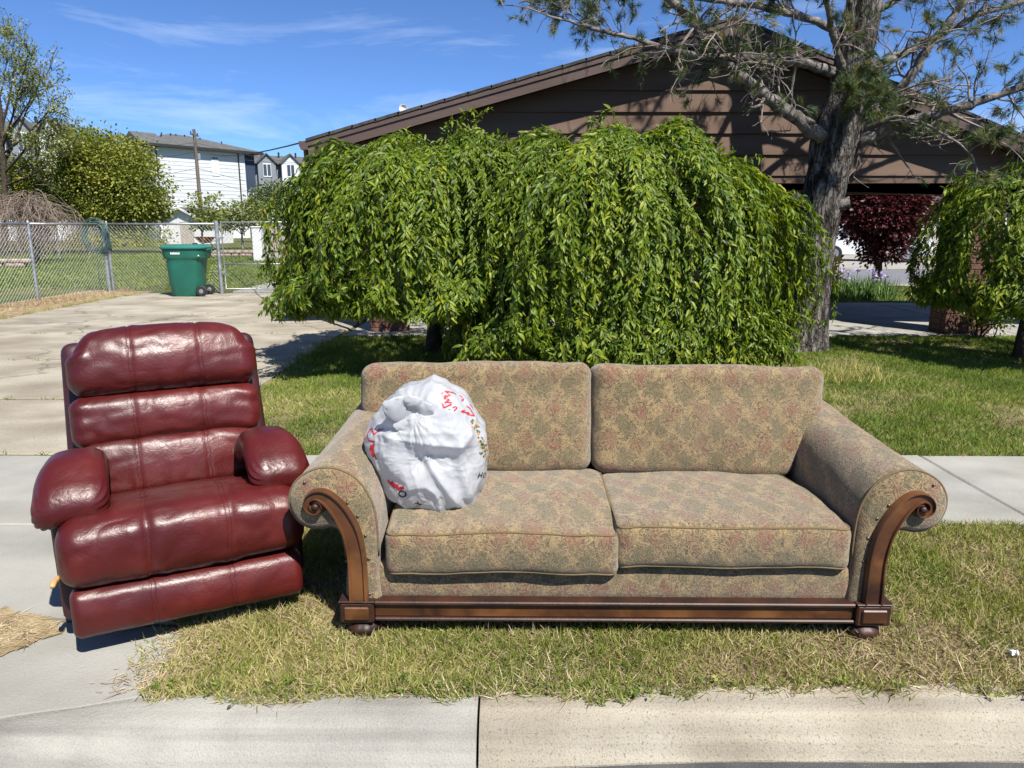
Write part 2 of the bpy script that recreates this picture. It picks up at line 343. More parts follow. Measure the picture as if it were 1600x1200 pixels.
M['fascia'] = smat('fascia', [(0.3, (0.0638, 0.0386, 0.0304)), (0.7, (0.0935, 0.058, 0.0456))], 3, 6, .55, .1, 30, vec_scale=(.3, 1, 1))
M['shingle'] = smat('shingle', [(.3, (.028, .026, .025)), (.7, (.07, .065, .06))], 14, 8, .95, .6, 80)
M['soffit'] = smat('soffit', (.06, .042, .032), 2, 5, .8)
M['brick'] = smat('brick', [(.25, (.05, .022, .016)), (.5, (.10, .045, .031)), (.78, (.16, .085, .06))], 9, 8, .9, .5, 60, coord='Object')
M['mortar'] = smat('mortar', (.14, .125, .105), 20, 6, .95, .4, 90)
M['galv'] = smat('galv', [(.3, (.30, .315, .33)), (.7, (.46, .475, .49))], 12, 5, .45, metal=.75, rough_noise=.1)
M['wire'] = smat('wire', (.36, .37, .38), 12, 3, .5, metal=.5)
M['bin_green'] = smat('bin_green', [(.3, (.006, .085, .058)), (.7, (.011, .12, .082))], 3, 7, .45, .1, 60, rough_noise=.08)
M['bin_lid'] = smat('bin_lid', [(.3, (.012, .125, .105)), (.7, (.022, .165, .14))], 3, 7, .5)
M['black_rubber'] = smat('black_rubber', (.016, .016, .016), 10, 4, .7)
M['white_paint'] = smat('white_paint', [(0.3, (0.574, 0.574, 0.5576)), (0.7, (0.656, 0.656, 0.6396))], 2, 6, .7)
M['sticker'] = smat('sticker', (.72, .74, .72), 30, 3, .5)
M['hose'] = smat('hose', [(.3, (.035, .075, .06)), (.7, (.06, .11, .09))], 6, 4, .5)
M['pole_wood'] = smat('pole_wood', [(.3, (.07, .055, .045)), (.7, (.15, .125, .10))], 4, 7, .9, vec_scale=(3, 3, .3))
M['cable'] = smat('cable', (.02, .02, .022), 3, 2, .6)
M['apt_white'] = smat('apt_white', [(0.3, (0.489, 0.5065, 0.5239)), (0.7, (0.5414, 0.5588, 0.5763))], .3, 4, .8)
M['apt_blue'] = smat('apt_blue', [(.3, (.022, .036, .068)), (.7, (.032, .05, .09))], .5, 4, .7)
M['apt_grey'] = smat('apt_grey', [(.3, (.15, .17, .195)), (.7, (.20, .22, .245))], .5, 4, .8)
M['apt_roof'] = smat('apt_roof', [(.3, (.065, .065, .065)), (.7, (.11, .11, .105))], 2, 7, .95)
M['glass_dark'] = smat('glass_dark', (.035, .042, .05), 2, 3, .08, spec=.8)
M['wood_pale'] = smat('wood_pale', [(.3, (.30, .26, .21)), (.7, (.46, .41, .34))], 4, 6, .9, vec_scale=(4, 4, .5))
M['orange'] = smat('orange', (.62, .20, .03), 4, 4, .5)
M['stone'] = smat('stone', [(.3, (.17, .13, .10)), (.7, (.36, .29, .23))], 6, 8, .95, .6, 40)
M['car_white'] = smat('car_white', (.72, .73, .74), 2, 2, .25, coat=.6)
M['neigh_wall'] = smat('neigh_wall', (.40, .37, .33), 2, 5, .9)
M['litter'] = smat('litter', (.75, .78, .85), 20, 3, .5)
M['litter_red'] = smat('litter_red', (.6, .05, .04), 20, 3, .5)
# ---------------------------------------------------------------- ground, street, paving
def sheet(name, pts, z, mat, kind='structure'):
    mb = MB(); mb.add([(x, y, z) for x, y in pts], [tuple(range(len(pts)))])
    return tag(mb.build(name, mat), kind=kind)
ys = [(-500, -.16), (1.95, -.16), (2.06, -.03), (2.2, 0), (30, 0), (120, 0), (900, 0)]
mb = MB()
mb.grid([(x, y, z) for x in (-700, -60, -20, 0, 20, 60, 700) for y, z in ys], 7, len(ys))
ground = tag(mb.build('ground', M['lawn_far']), kind='structure')
street = sheet('street', [(-60, -12), (60, -12), (60, 2.02), (-60, 2.02)], -.104, M['asphalt'])
def curb_y(x): return -0.17 * min(1.0, max(0.0, (-0.95 - x) / 0.7)) ** 1.3 - .05 * min(1.0, max(0.0, (0.6 - x) / 1.0))
curb = bpy.data.objects.new('curb', None); COL.objects.link(curb); tag(curb, kind='structure')
PROF = [(2.19, -.2), (2.19, .004), (2.165, .011), (2.10, .010), (2.065, .003), (2.03, -.014), (2.0, -.040), (1.98, -.066), (1.965, -.086), (1.952, -.099), (1.945, -.2)]
def curb_piece(x0, x1, mat):
    n = max(4, int((x1 - x0) / .04)); P = []
    for i in range(n + 1):
        x = x0 + (x1 - x0) * i / n
        for (y, z) in PROF: P.append((x, y + curb_y(x), z))
    P = np.array(P); w = vnoise(P, 9, 3, 3); P[:, 2] += np.where(P[:, 2] > -.15, w * .004, 0); P[:, 1] += vnoise(P, 5, 8, 2) * .005
    mb = MB(); mb.grid(P, n + 1, len(PROF)); k = len(PROF)
    mb.f.append(tuple(range(k))); mb.f.append(tuple(n * k + j for j in range(k))[::-1])
    return mb.build('curb_segment', mat, curb, 'auto')
JX = -0.105
curb_piece(JX + .004, 3.4, M['curb_tan']); curb_piece(3.42, 8, M['curb_tan']); curb_piece(-3.2, JX - .004, M['curb_grey']); curb_piece(-8, -3.22, M['curb_grey'])
def slab(name, poly, z1, mat, parent, z0=-.09, bev=.012, rough=.006, cell=.12):
    """concrete slab: polygon with a worn, bevelled rim and slightly uneven outline"""
    pts = []
    n = len(poly)
    for i in range(n):
        a = np.array(poly[i]); b = np.array(poly[(i + 1) % n]); m = max(1, int(np.linalg.norm(b - a) / cell))
        for k in range(m): pts.append(a + (b - a) * k / m)
    pts = np.array(pts); c = pts.mean(0)
    q = np.c_[pts, np.zeros(len(pts))]
    pts = pts + np.c_[vnoise(q, 4, 11), vnoise(q, 4, 12)] * rough
    d = c - pts; d /= np.linalg.norm(d, axis=1, keepdims=True)
    m = len(pts); V = [(x, y, z0) for x, y in pts] + [(x, y, z1 - bev * .7) for x, y in pts] + [(x, y, z1) for x, y in pts + d * bev]
    F = [(i, (i + 1) % m, m + (i + 1) % m, m + i) for i in range(m)] + [(m + i, m + (i + 1) % m, 2 * m + (i + 1) % m, 2 * m + i) for i in range(m)]
    F.append(tuple(2 * m + i for i in range(m)))
    mb = MB(); mb.add(V, F); return mb.build(name, mat, parent)
sidewalk = tag(bpy.data.objects.new('sidewalk', None), kind='structure'); COL.objects.link(sidewalk)
g = .008
for k in range(-9, 6):
    x0, x1 = 2.68 + 1.22 * k, 2.68 + 1.22 * (k + 1)
    slab('slab', [(x0 + g, 3.50), (x1 - g, 3.50), (x1 - g, 4.64), (x0 + g, 4.64)], .014 + .003 * ((k * 7) % 3), M['concrete_grey'], sidewalk)
apron = tag(bpy.data.objects.new('driveway_apron', None), kind='structure'); COL.objects.link(apron)
slab('slab', [(-4.6, 2.60), (-1.95, 2.60), (-1.30, 2.56), (-1.38, 2.9), (-1.62, 3.48), (-4.6, 3.48)], .016, M['concrete_grey'], apron, bev=.005, rough=.012)
slab('slab', [(-4.6, 1.985), (-1.62, 1.995), (-1.12, 2.135), (-1.14, 2.36), (-1.28, 2.53), (-1.95, 2.575), (-4.6, 2.575)], .012, M['concrete_grey'], apron, bev=.005, rough=.014)
driveway = tag(bpy.data.objects.new('driveway', None), kind='structure'); COL.objects.link(driveway)
yb = [4.67, 6.25, 8.1, 10.2, 12.6, 15.6]; xb = [-8.25, -5.25, -2.38]
for i in range(5):
    for j in range(2):
        dx = (-.1, 0.06, -.04, .05, 0)[i]
        slab('slab', [(xb[j] + g * 3 + (dx if j else 0), yb[i] + g * 3), (xb[j + 1] - g + (0 if j else dx), yb[i] + g * 3), (xb[j + 1] - g + (0 if j else dx), yb[i + 1] - g), (xb[j] + g + (dx if j else 0), yb[i + 1] - g)],
             .012 + .004 * ((i * 2 + j * 3) % 3), M['aggregate'] if (i + j) % 3 else M['concrete_tan'], driveway, rough=.012)
slab('slab', [(-6.25, 16.55), (-3.2, 16.55), (-3.2, 20.5), (-6.25, 20.5)], .05, M['concrete_grey'], driveway)
slab('slab', [(-8.2, 15.63), (-2.4, 15.63), (-2.4, 16.5), (-8.2, 16.5)], .013, M['concrete_tan'], driveway)
carport_floor = tag(bpy.data.objects.new('carport_floor', None), kind='structure'); COL.objects.link(carport_floor)
for i, (x0, x1) in enumerate(((-2.3, .8), (.8, 3.9), (3.9, 7.0), (7.0, 10.5))):
    for y0, y1 in ((10.0, 12.2), (12.2, 14.35)):
        slab('slab', [(x0 + g, y0 + g), (x1 - g, y0 + g), (x1 - g, y1 - g), (x0 + g, y1 - g)], .02, M['concrete_grey'], carport_floor)
# bare verge along the fence, thatch under the front lawns
sheet('dirt_strip', [(-9.9, 5), (-8.22, 5), (-8.22, 17.0), (-9.2, 17.3), (-9.9, 17.3)], .004, M['dry'])
sheet('lawn_soil', [(-8, 2.0), (-1.75, 2.0), (-1.0, 2.165), (-1.33, 3.53), (-8, 3.53)], .002, M['soil'])
sheet('lawn_soil', [(-1.32, 2.17), (8, 2.17), (8, 3.52), (-1.7, 3.52)], .004, M['soil'])
sheet('lawn_soil', [(-2.4, 4.63), (11, 4.63), (11, 10.02), (-2.4, 10.02)], .004, M['soil'])
# street on the far side of the house
sheet('far_road', [(3, 18.9), (70, 18.9), (70, 25.2), (3, 25.2)], .012, M['road_far'])
sheet('far_kerb', [(3, 18.3), (70, 18.3), (70, 18.9), (3, 18.9)], .022, M['concrete_tan'])
sheet('far_kerb', [(3, 25.2), (70, 25.2), (70, 26.3), (3, 26.3)], .022, M['concrete_tan'])
sheet('far_driveway', [(11.5, 26.3), (17.5, 26.3), (17.5, 37), (11.5, 37)], .016, M['concrete_grey'])

# ---------------------------------------------------------------- the house with its carport gable
RY, WY = 10.0, 10.36                                    # rake edge, gable wall
EL = on_y(483, 217, RY); AP = on_y(1148, 27, RY); RR = on_y(1600, 213, RY)
mL = (AP[2] - EL[2]) / (AP[0] - EL[0]); mR = (RR[2] - AP[2]) / (RR[0] - AP[0])
XR = 8.6; ZR = AP[2] + mR * (XR - AP[0])
def roof_z(x): return AP[2] + (mL if x < AP[0] else mR) * (x - AP[0])
house = thing('house', 'brown single-storey house with wide low gable, open carport and brick pillars', 'house', (0, 0, 0))
TH = .17
BACK = 22.0
def slope(x0, x1, dz0, dz1, y0, y1):
    mb = MB()
    vs = [(x, y, roof_z(x) + dz) for y in (y0, y1) for x in (x0, x1) for dz in (dz0, dz1)]
    mb.add(vs, [(0, 1, 3, 2), (4, 6, 7, 5), (0, 2, 6, 4), (1, 5, 7, 3), (0, 4, 5, 1), (2, 3, 7, 6)]); return mb
roof = slope(EL[0] + .02, AP[0], -TH + .02, -.03, RY + .03, BACK).build('roof', M['soffit'], house)
slope(AP[0] + .002, 5.9, -TH + .02, -.03, RY + .03, BACK).build('roof', M['soffit'], house)
slope(5.902, XR, -TH + .02, -.03, RY + .03, 13.6).build('roof', M['soffit'], house)
# shingle courses: real overlapping strips running along y, thick butt edges seen on the rake
for side in (0, 1):
    xs = np.arange(EL[0] - .04, AP[0], .30) if side == 0 else np.arange(AP[0], XR, .30)
    for x in xs:
        x1 = min(x + .32, AP[0] + .01) if side == 0 else x + .32
        lo, hi = (.004, .012) if side == 0 else (.012, .004)
        mb = MB(); vs = []
        for y in (RY - .03, (BACK if x < 5.8 else 13.6) + .02):
            for xx, dz in ((x, lo), (x1, hi)):
                vs += [(xx, y, roof_z(xx) + dz - .03), (xx, y, roof_z(xx) + dz + .006 + (.003 if (xx == x) == (side == 0) else 0))]
        mb.add(vs, [(0, 1, 3, 2), (4, 6, 7, 5), (0, 2, 6, 4), (1, 5, 7, 3), (0, 4, 5, 1), (2, 3, 7, 6)])
        mb.build('shingle_course', M['shingle'], house)
slope(EL[0] - .02, AP[0], -.205, -.032, RY, RY + .028).build('fascia_board', M['fascia'], house)
slope(AP[0] + .003, XR, -.205, -.032, RY, RY + .028).build('fascia_board', M['fascia'], house)
slope(EL[0] - .02, AP[0], -.085, -.030, RY - .018, RY - .002).build('fascia_trim', M['fascia'], house)
slope(AP[0] + .003, XR, -.085, -.030, RY - .018, RY - .002).build('fascia_trim', M['fascia'], house)
# gable siding, one lapped board per course
ZB, EXPO = 2.15, .272
z = ZB; k = 0
under = lambda x: roof_z(x) - TH + .01
while z < AP[2] - .25:
    z1 = min(z + EXPO, AP[2] - TH - .02)
    def xl(zz): return max(EL[0] + .42, AP[0] - (AP[2] - TH - zz) / mL)
    def xr(zz): return min(XR - .4, AP[0] + (AP[2] - TH - zz) / -mR)
    a0, a1, b0, b1 = xl(z), xl(z1 + .02), xr(z), xr(z1 + .02)
    splits = [a0] + ([a0 + (b0 - a0) * f for f in ((.37, .71) if k % 2 else (.55,))] if b0 - a0 > 4 else []) + [b0]
    for si in range(len(splits) - 1):
        s0, s1 = splits[si], splits[si + 1]
        t0 = a1 if si == 0 else s0; t1 = b1 if si == len(splits) - 2 else s1
        yf0, yf1 = WY - .052, WY - .014
        vs = [(s0 + .0015, yf0, z), (s1 - .0015, yf0, z), (t1 - .0015, yf1, z1 + .02), (t0 + .0015, yf1, z1 + .02),
              (s0 + .0015, WY - .008, z), (s1 - .0015, WY - .008, z), (t1 - .0015, WY - .008, z1 + .02), (t0 + .0015, WY - .008, z1 + .02)]
        MB().add(vs, [(0, 1, 2, 3), (7, 6, 5, 4), (0, 4, 5, 1), (2, 6, 7, 3), (1, 5, 6, 2), (0, 3, 7, 4)]).build('siding_board', M['siding'], house)
    z += EXPO; k += 1
mb = MB(); mb.prism([(EL[0] + .3, 2.16), (XR - .3, 2.16), (XR - .3, roof_z(XR - .3) - TH), (AP[0], AP[2] - TH - .01), (EL[0] + .3, roof_z(EL[0] + .3) - TH)], WY - .006, WY + .1)
mb.build('gable_sheathing', M['siding'], house)
MB().box((EL[0] + .35, WY - .03, 2.05), (XR - .35, WY + .22, 2.147), .004).build('beam', M['siding'], house)
MB().box((EL[0] + .3, WY + .23, 2.30), (XR - .3, 13.38, 2.36)).build('carport_ceiling', M['soffit'], house)
MB().box((5.62, 13.4, 2.03), (XR - .3, 13.58, 2.42)).build('beam', M['siding'], house)
# brick wall of the house at the back of the carport
bm_ = bpy.data.materials.new('brick_wall'); bm_.use_nodes = True; N = bm_.node_tree.nodes; K = bm_.node_tree.links.new
bt = N.new('ShaderNodeTexBrick'); tcb = N.new('ShaderNodeTexCoord'); mpb = N.new('ShaderNodeMapping'); mpb.inputs['Rotation'].default_value = (R_(90), 0, 0)
K(tcb.outputs['Object'], mpb.inputs[0]); K(mpb.outputs[0], bt.inputs['Vector']); bt.inputs['Scale'].default_value = 1
bt.inputs['Brick Width'].default_value = .21; bt.inputs['Row Height'].default_value = .075; bt.inputs['Mortar Size'].default_value = .006
bt.inputs['Color1'].default_value = (.2, .08, .05, 1); bt.inputs['Color2'].default_value = (.13, .05, .035, 1); bt.inputs['Mortar'].default_value = (.25, .22, .19, 1)
K(bt.outputs['Color'], N['Principled BSDF'].inputs['Base Color']); N['Principled BSDF'].inputs['Roughness'].default_value = .9
MB().box((EL[0] + .5, 13.6, -.05), (5.6, 21.6, 2.29)).build('wall', bm_, house)
# pillars: brick by brick
def pillar(x0, x1, y0, y1, joined):
    p = MB().box((x0 + .012, y0 + .012, -.03), (x1 - .012, y1 - .012, 2.045)).build('pillar', M['mortar'], house)
    rows = 27; ph = 2.04 / rows; acc = MB(); src = {}
    def brick(ax, lx, ly, row):
        (bx0, bx1), (by0, by1) = lx, ly; z0 = row * ph + .004; z1 = (row + 1) * ph - .005
        if joined: acc.box((bx0, by0, z0), (bx1, by1, z1), .004); return
        key = (round(bx1 - bx0, 3), round(by1 - by0, 3))
        if key not in src:
            src[key] = MB().box((-(bx1 - bx0) / 2, -(by1 - by0) / 2, 0), ((bx1 - bx0) / 2, (by1 - by0) / 2, z1 - z0), .004).build('brick', M['brick'], p); o = src[key]
        else: o = inst('brick', src[key], p)
        jit = random.uniform(-.0025, .0025)
        o.location = ((bx0 + bx1) / 2 + jit, (by0 + by1) / 2 + jit, z0)
    D = .09
    for r in range(rows):
        nxb = max(2, round((x1 - x0) / .21)); w = (x1 - x0) / nxb
        nyb = max(1, round((y1 - y0 - 2 * D) / .21)); wy = (y1 - y0 - 2 * D) / nyb
        off = 0 if r % 2 == 0 else .5
        for (ya, yb_) in ((y0, y0 + D), (y1 - D, y1)):
            cuts = [x0] + [x0 + w * (i + off) for i in range(1 if off == 0 else 0, nxb) if x0 + w * (i + off) < x1 - .02] + [x1]
            for a, b in zip(cuts[:-1], cuts[1:]): brick('x', (a + .005, b - .005), (ya, yb_), r)
        for (xa, xb_) in ((x0, x0 + D), (x1 - D, x1)):
            for i in range(nyb): brick('y', (xa, xb_), (y0 + D + wy * i + .005, y0 + D + wy * (i + 1) - .005), r)
    if joined: tag(acc.build('brickwork', M['brick'], p), kind='stuff')
pillar(5.98, 6.62, 10.12, 10.52, False)
pillar(-2.02, -1.5, 10.37, 10.79, True)
MB().box((1.85, 10.38, .0), (1.99, 10.52, 2.05), .006).build('post', M['siding'], house)
# gutter and downspout at the left eave
gx, gz_ = EL[0] - .075, EL[2] - .09
mb = MB(); prof = [(-.055, .06), (-.06, .01), (-.035, -.045), (.055, -.045), (.06, .06)]
P = [(gx + a, y, gz_ + b) for y in (RY - .02, BACK) for a, b in prof]; mb.add(P, [(i, i + 1, 5 + i + 1, 5 + i) for i in range(4)] + [(0, 1, 2, 3, 4), (9, 8, 7, 6, 5)])
gut = mb.build('gutter', M['fascia'], house)
mb = MB(); mb.tube([(gx, RY + .1, gz_ - .04), (gx, RY + .1, gz_ - .16), (gx + .12, RY + .16, gz_ - .25), (gx + .42, RY + .36, gz_ - .36), (gx + .5, RY + .42, gz_ - .5), (gx + .5, RY + .42, .1)], .036, 8)
mb.build('downspout', M['fascia'], gut, 'auto')
# small satellite dish on the rake
dish = thing('roof_antenna', 'small white dish antenna standing on the left roof slope of the brown house', 'antenna')
c = on_y(628, 160, 10.6); zr = roof_z(c[0])
MB().tube([(c[0] - .1, 10.6, zr), (c[0] - .02, 10.6, zr + .1), (c[0], 10.6, zr + .16)], .014, 6).build('mast', M['galv'], dish)
MB().lathe([(.002, .03), (.03, .026), (.05, .012), (.056, .0), (.05, .006), (.03, .02), (.002, .024)], 16, (c[0] + .02, 10.56, zr + .15), 'y').build('reflector', M['white_paint'], dish, True)
# ---------------------------------------------------------------- fence, gate, bin, hose
FH = 1.53
FENCE_LABEL_GROUP = 'chain-link fences round the back yard'
def chain_fence(label, pts, post_at, mesh_cell=.062, name='chain_link_fence'):
    f = thing(name, label, 'fence', (0, 0, 0), 0, FENCE_LABEL_GROUP)
    for (x, y, r) in post_at:
        MB().lathe([(r, -.15), (r, FH + .02), (r * .95, FH + .035), (r * .4, FH + .055), (.002, FH + .06)], 10, (x, y, 0)).build('post', M['galv'], f, 'auto')
    for (a, b) in zip(pts[:-1], pts[1:]):
        a = np.array(a); b = np.array(b)
        MB().tube([(*a, FH - .01), (*b, FH - .01)], .021, 8).build('rail', M['galv'], f, True)
        Lh = np.linalg.norm(b - a); u = (b - a) / Lh; mb = MB(); h = FH - .06; nn = np.array([-u[1], u[0]])
        for sgn in (1, -1):
            t = -h if sgn > 0 else 0
            t = -h
            while t < Lh:
                s0, s1 = max(t, 0), min(t + h, Lh)
                if s1 - s0 > .02:
                    za, zb = (s0 - t, s1 - t) if sgn > 0 else (h - (s0 - t), h - (s1 - t))
                    o = nn * .004 * sgn
                    mb.tube([(*(a + u * s0 + o), za + .04), (*(a + u * s1 + o), zb + .04)], .0019, 3, cap=False)
                t += mesh_cell * 1.41
        tag(mb.build('wire_mesh', M['wire'], f), kind='stuff')
    return f
C1 = on_z(172, 456)[:2]; G1 = on_z(347, 460)[:2]; G2 = np.array([-4.72, 16.45])
P0 = on_z(60, 470)[:2]; PN = np.array([P0[0] - .25, 9.5]); PM = np.array([P0[0] - .12, 12.3])
chain_fence('chain-link fence running along the driveway edge to the corner post with the hose', [PN, PM, P0, C1], [(*PN, .03), (*PM, .03), (*P0, .032), (*C1, .042)])
chain_fence('chain-link fence between the hose post and the gate, behind the green bin', [C1 + [.06, 0], G1 - [.05, 0]], [(*(C1 + [.1, -.02]), .026), (*G1, .045)])
chain_fence('distant chain-link fence beyond the back yard lawn', [(-36, 33), (-28, 33), (-20, 33)], [(-28, 33, .03), (-24, 33, .03), (-20, 33, .04)], .1)
chain_fence('chain-link fence right of the gate, partly behind the weeping cherry', [G2, np.array([-2.5, 16.6])], [(*G2, .04), (-2.5, 16.6, .03)])
gate = thing('gate', 'galvanised chain-link gate with tubular frame beside the green bin', 'gate')
ga, gb = G1 + np.array([.1, 0]), G2 - np.array([.06, 0])
MB().tube([(*ga, .12), (*ga, FH + .03), (*gb, FH + .03), (*gb, .12)], .019, 8, closed=True).build('frame', M['galv'], gate, True)
MB().tube([(*ga, .66), (*gb, .66)], .015, 8).build('rail', M['galv'], gate, True)
mb = MB(); Lg = np.linalg.norm(gb - ga); u = (gb - ga) / Lg; h = FH - .12
for sgn in (1, -1):
    t = -h
    while t < Lg:
        s0, s1 = max(t, 0), min(t + h, Lg)
        za, zb = (s0 - t, s1 - t) if sgn > 0 else (h - s0 + t, h - s1 + t)
        if s1 - s0 > .02: mb.tube([(*(ga + u * s0), za + .13), (*(ga + u * s1), zb + .13)], .0019, 3, cap=False)
        t += .088
tag(mb.build('wire_mesh', M['wire'], gate), kind='stuff')
for zz in (.45, 1.2): MB().box((G1[0] + .03, G1[1] - .03, zz), (G1[0] + .12, G1[1] + .03, zz + .05), .005).build('hinge', M['galv'], gate)
# bin, seen from its side; wheels to the right
bx = on_z(289, 465); bin_ = thing('wheelie_bin', 'dark green wheeled rubbish bin standing by the chain-link gate', 'bin', (bx[0], bx[1] + .3, .0155), R_(4))
def loft(secs, n=28, e=4.0):
    P = []
    for (hx, hy, z, cx) in secs:
        for k in range(n):
            a = 2 * math.pi * k / n; ca, sa = math.cos(a), math.sin(a)
            q = (abs(ca) ** e + abs(sa) ** e) ** (-1 / e)
            P.append((cx + hx * q * ca, hy * q * sa, z))
    mb = MB(); m = len(secs)
    fs = [(i * n + k, i * n + (k + 1) % n, (i + 1) * n + (k + 1) % n, (i + 1) * n + k) for i in range(m - 1) for k in range(n)]
    fs += [tuple(range(n))[::-1], tuple((m - 1) * n + k for k in range(n))]
    mb.add(P, fs); return mb
loft([(.29, .26, 0.0, -.03), (.31, .27, .02, -.03), (.345, .29, .40, -.03), (.37, .305, .70, -.02), (.375, .31, .76, -.01), (.385, .315, .775, -.01), (.43, .33, .80, 0), (.445, .335, .84, 0), (.46, .345, .985, 0), (.475, .36, .99, 0), (.475, .36, 1.005, 0)]).build('body', M['bin_green'], bin_, 'auto')
lid = loft([(.485, .37, 1.0, .0), (.495, .38, 1.006, .0), (.495, .38, 1.03, .0), (.47, .36, 1.045, 0), (.40, .30, 1.068, 0), (.2, .15, 1.078, 0)]).build('lid', M['bin_lid'], bin_, 'auto')
MB().tube([(.47, -.24, .97), (.53, -.24, .985), (.53, .24, .985), (.47, .24, .97)], .016, 8).build('handle', M['bin_green'], bin_, True)
for s_ in (-1, 1):
    w = MB().lathe([(.03, -.025), (.10, -.025), (.115, -.012), (.115, .012), (.10, .025), (.03, .025)], 20, (.32, s_ * .27, .1155), 'y').build('wheel', M['black_rubber'], bin_, 'auto')
    MB().lathe([(.002, -.03), (.045, -.028), (.05, .028), (.002, .03)], 14, (.32, s_ * .27, .1155), 'y').build('hub', M['galv'], w, 'auto')
MB().tube([(.32, -.27, .1155), (.32, .27, .1155)], .012, 8).build('axle', M['galv'], bin_)
st = MB()
for i, x in enumerate((-.22, -.19, -.165, -.135, -.11, -.085, -.055)):
    st.box((x, -.3415 - .002, .885), (x + .022, -.3395, .925 - .006 * (i % 2)))
st.build('sticker', M['sticker'], bin_)
MB().box((.33, -.338, .845), (.355, -.325, .87)).build('sticker', M['sticker'], bin_)
# hose coil hung over the corner post
hose = thing('garden_hose', 'coiled dark green garden hose hung over the fence corner post', 'hose')
mb = MB(); pts = []
hc = np.array([C1[0] - .1, C1[1] - .1, FH - .28])
for i in range(9 * 28):
    a = 2 * math.pi * i / 28; w = i / 28
    rr = .27 + .035 * math.sin(w * 2.3) + .02 * math.sin(w * 5.1 + 1)
    pts.append(hc + np.array([math.cos(a) * rr + .03 * math.sin(w * 1.7), -.03 + .013 * (w - 4.5), math.sin(a) * rr * 1.18 + .03 * math.cos(w * 3.1) ]))
pts += [hc + np.array([.02, -.08, -.35]), hc + np.array([-.02, -.08, -.8]), hc + np.array([.0, -.06, -1.2])]
MB().tube(pts, .0105, 6).build('coil', M['hose'], hose, True)
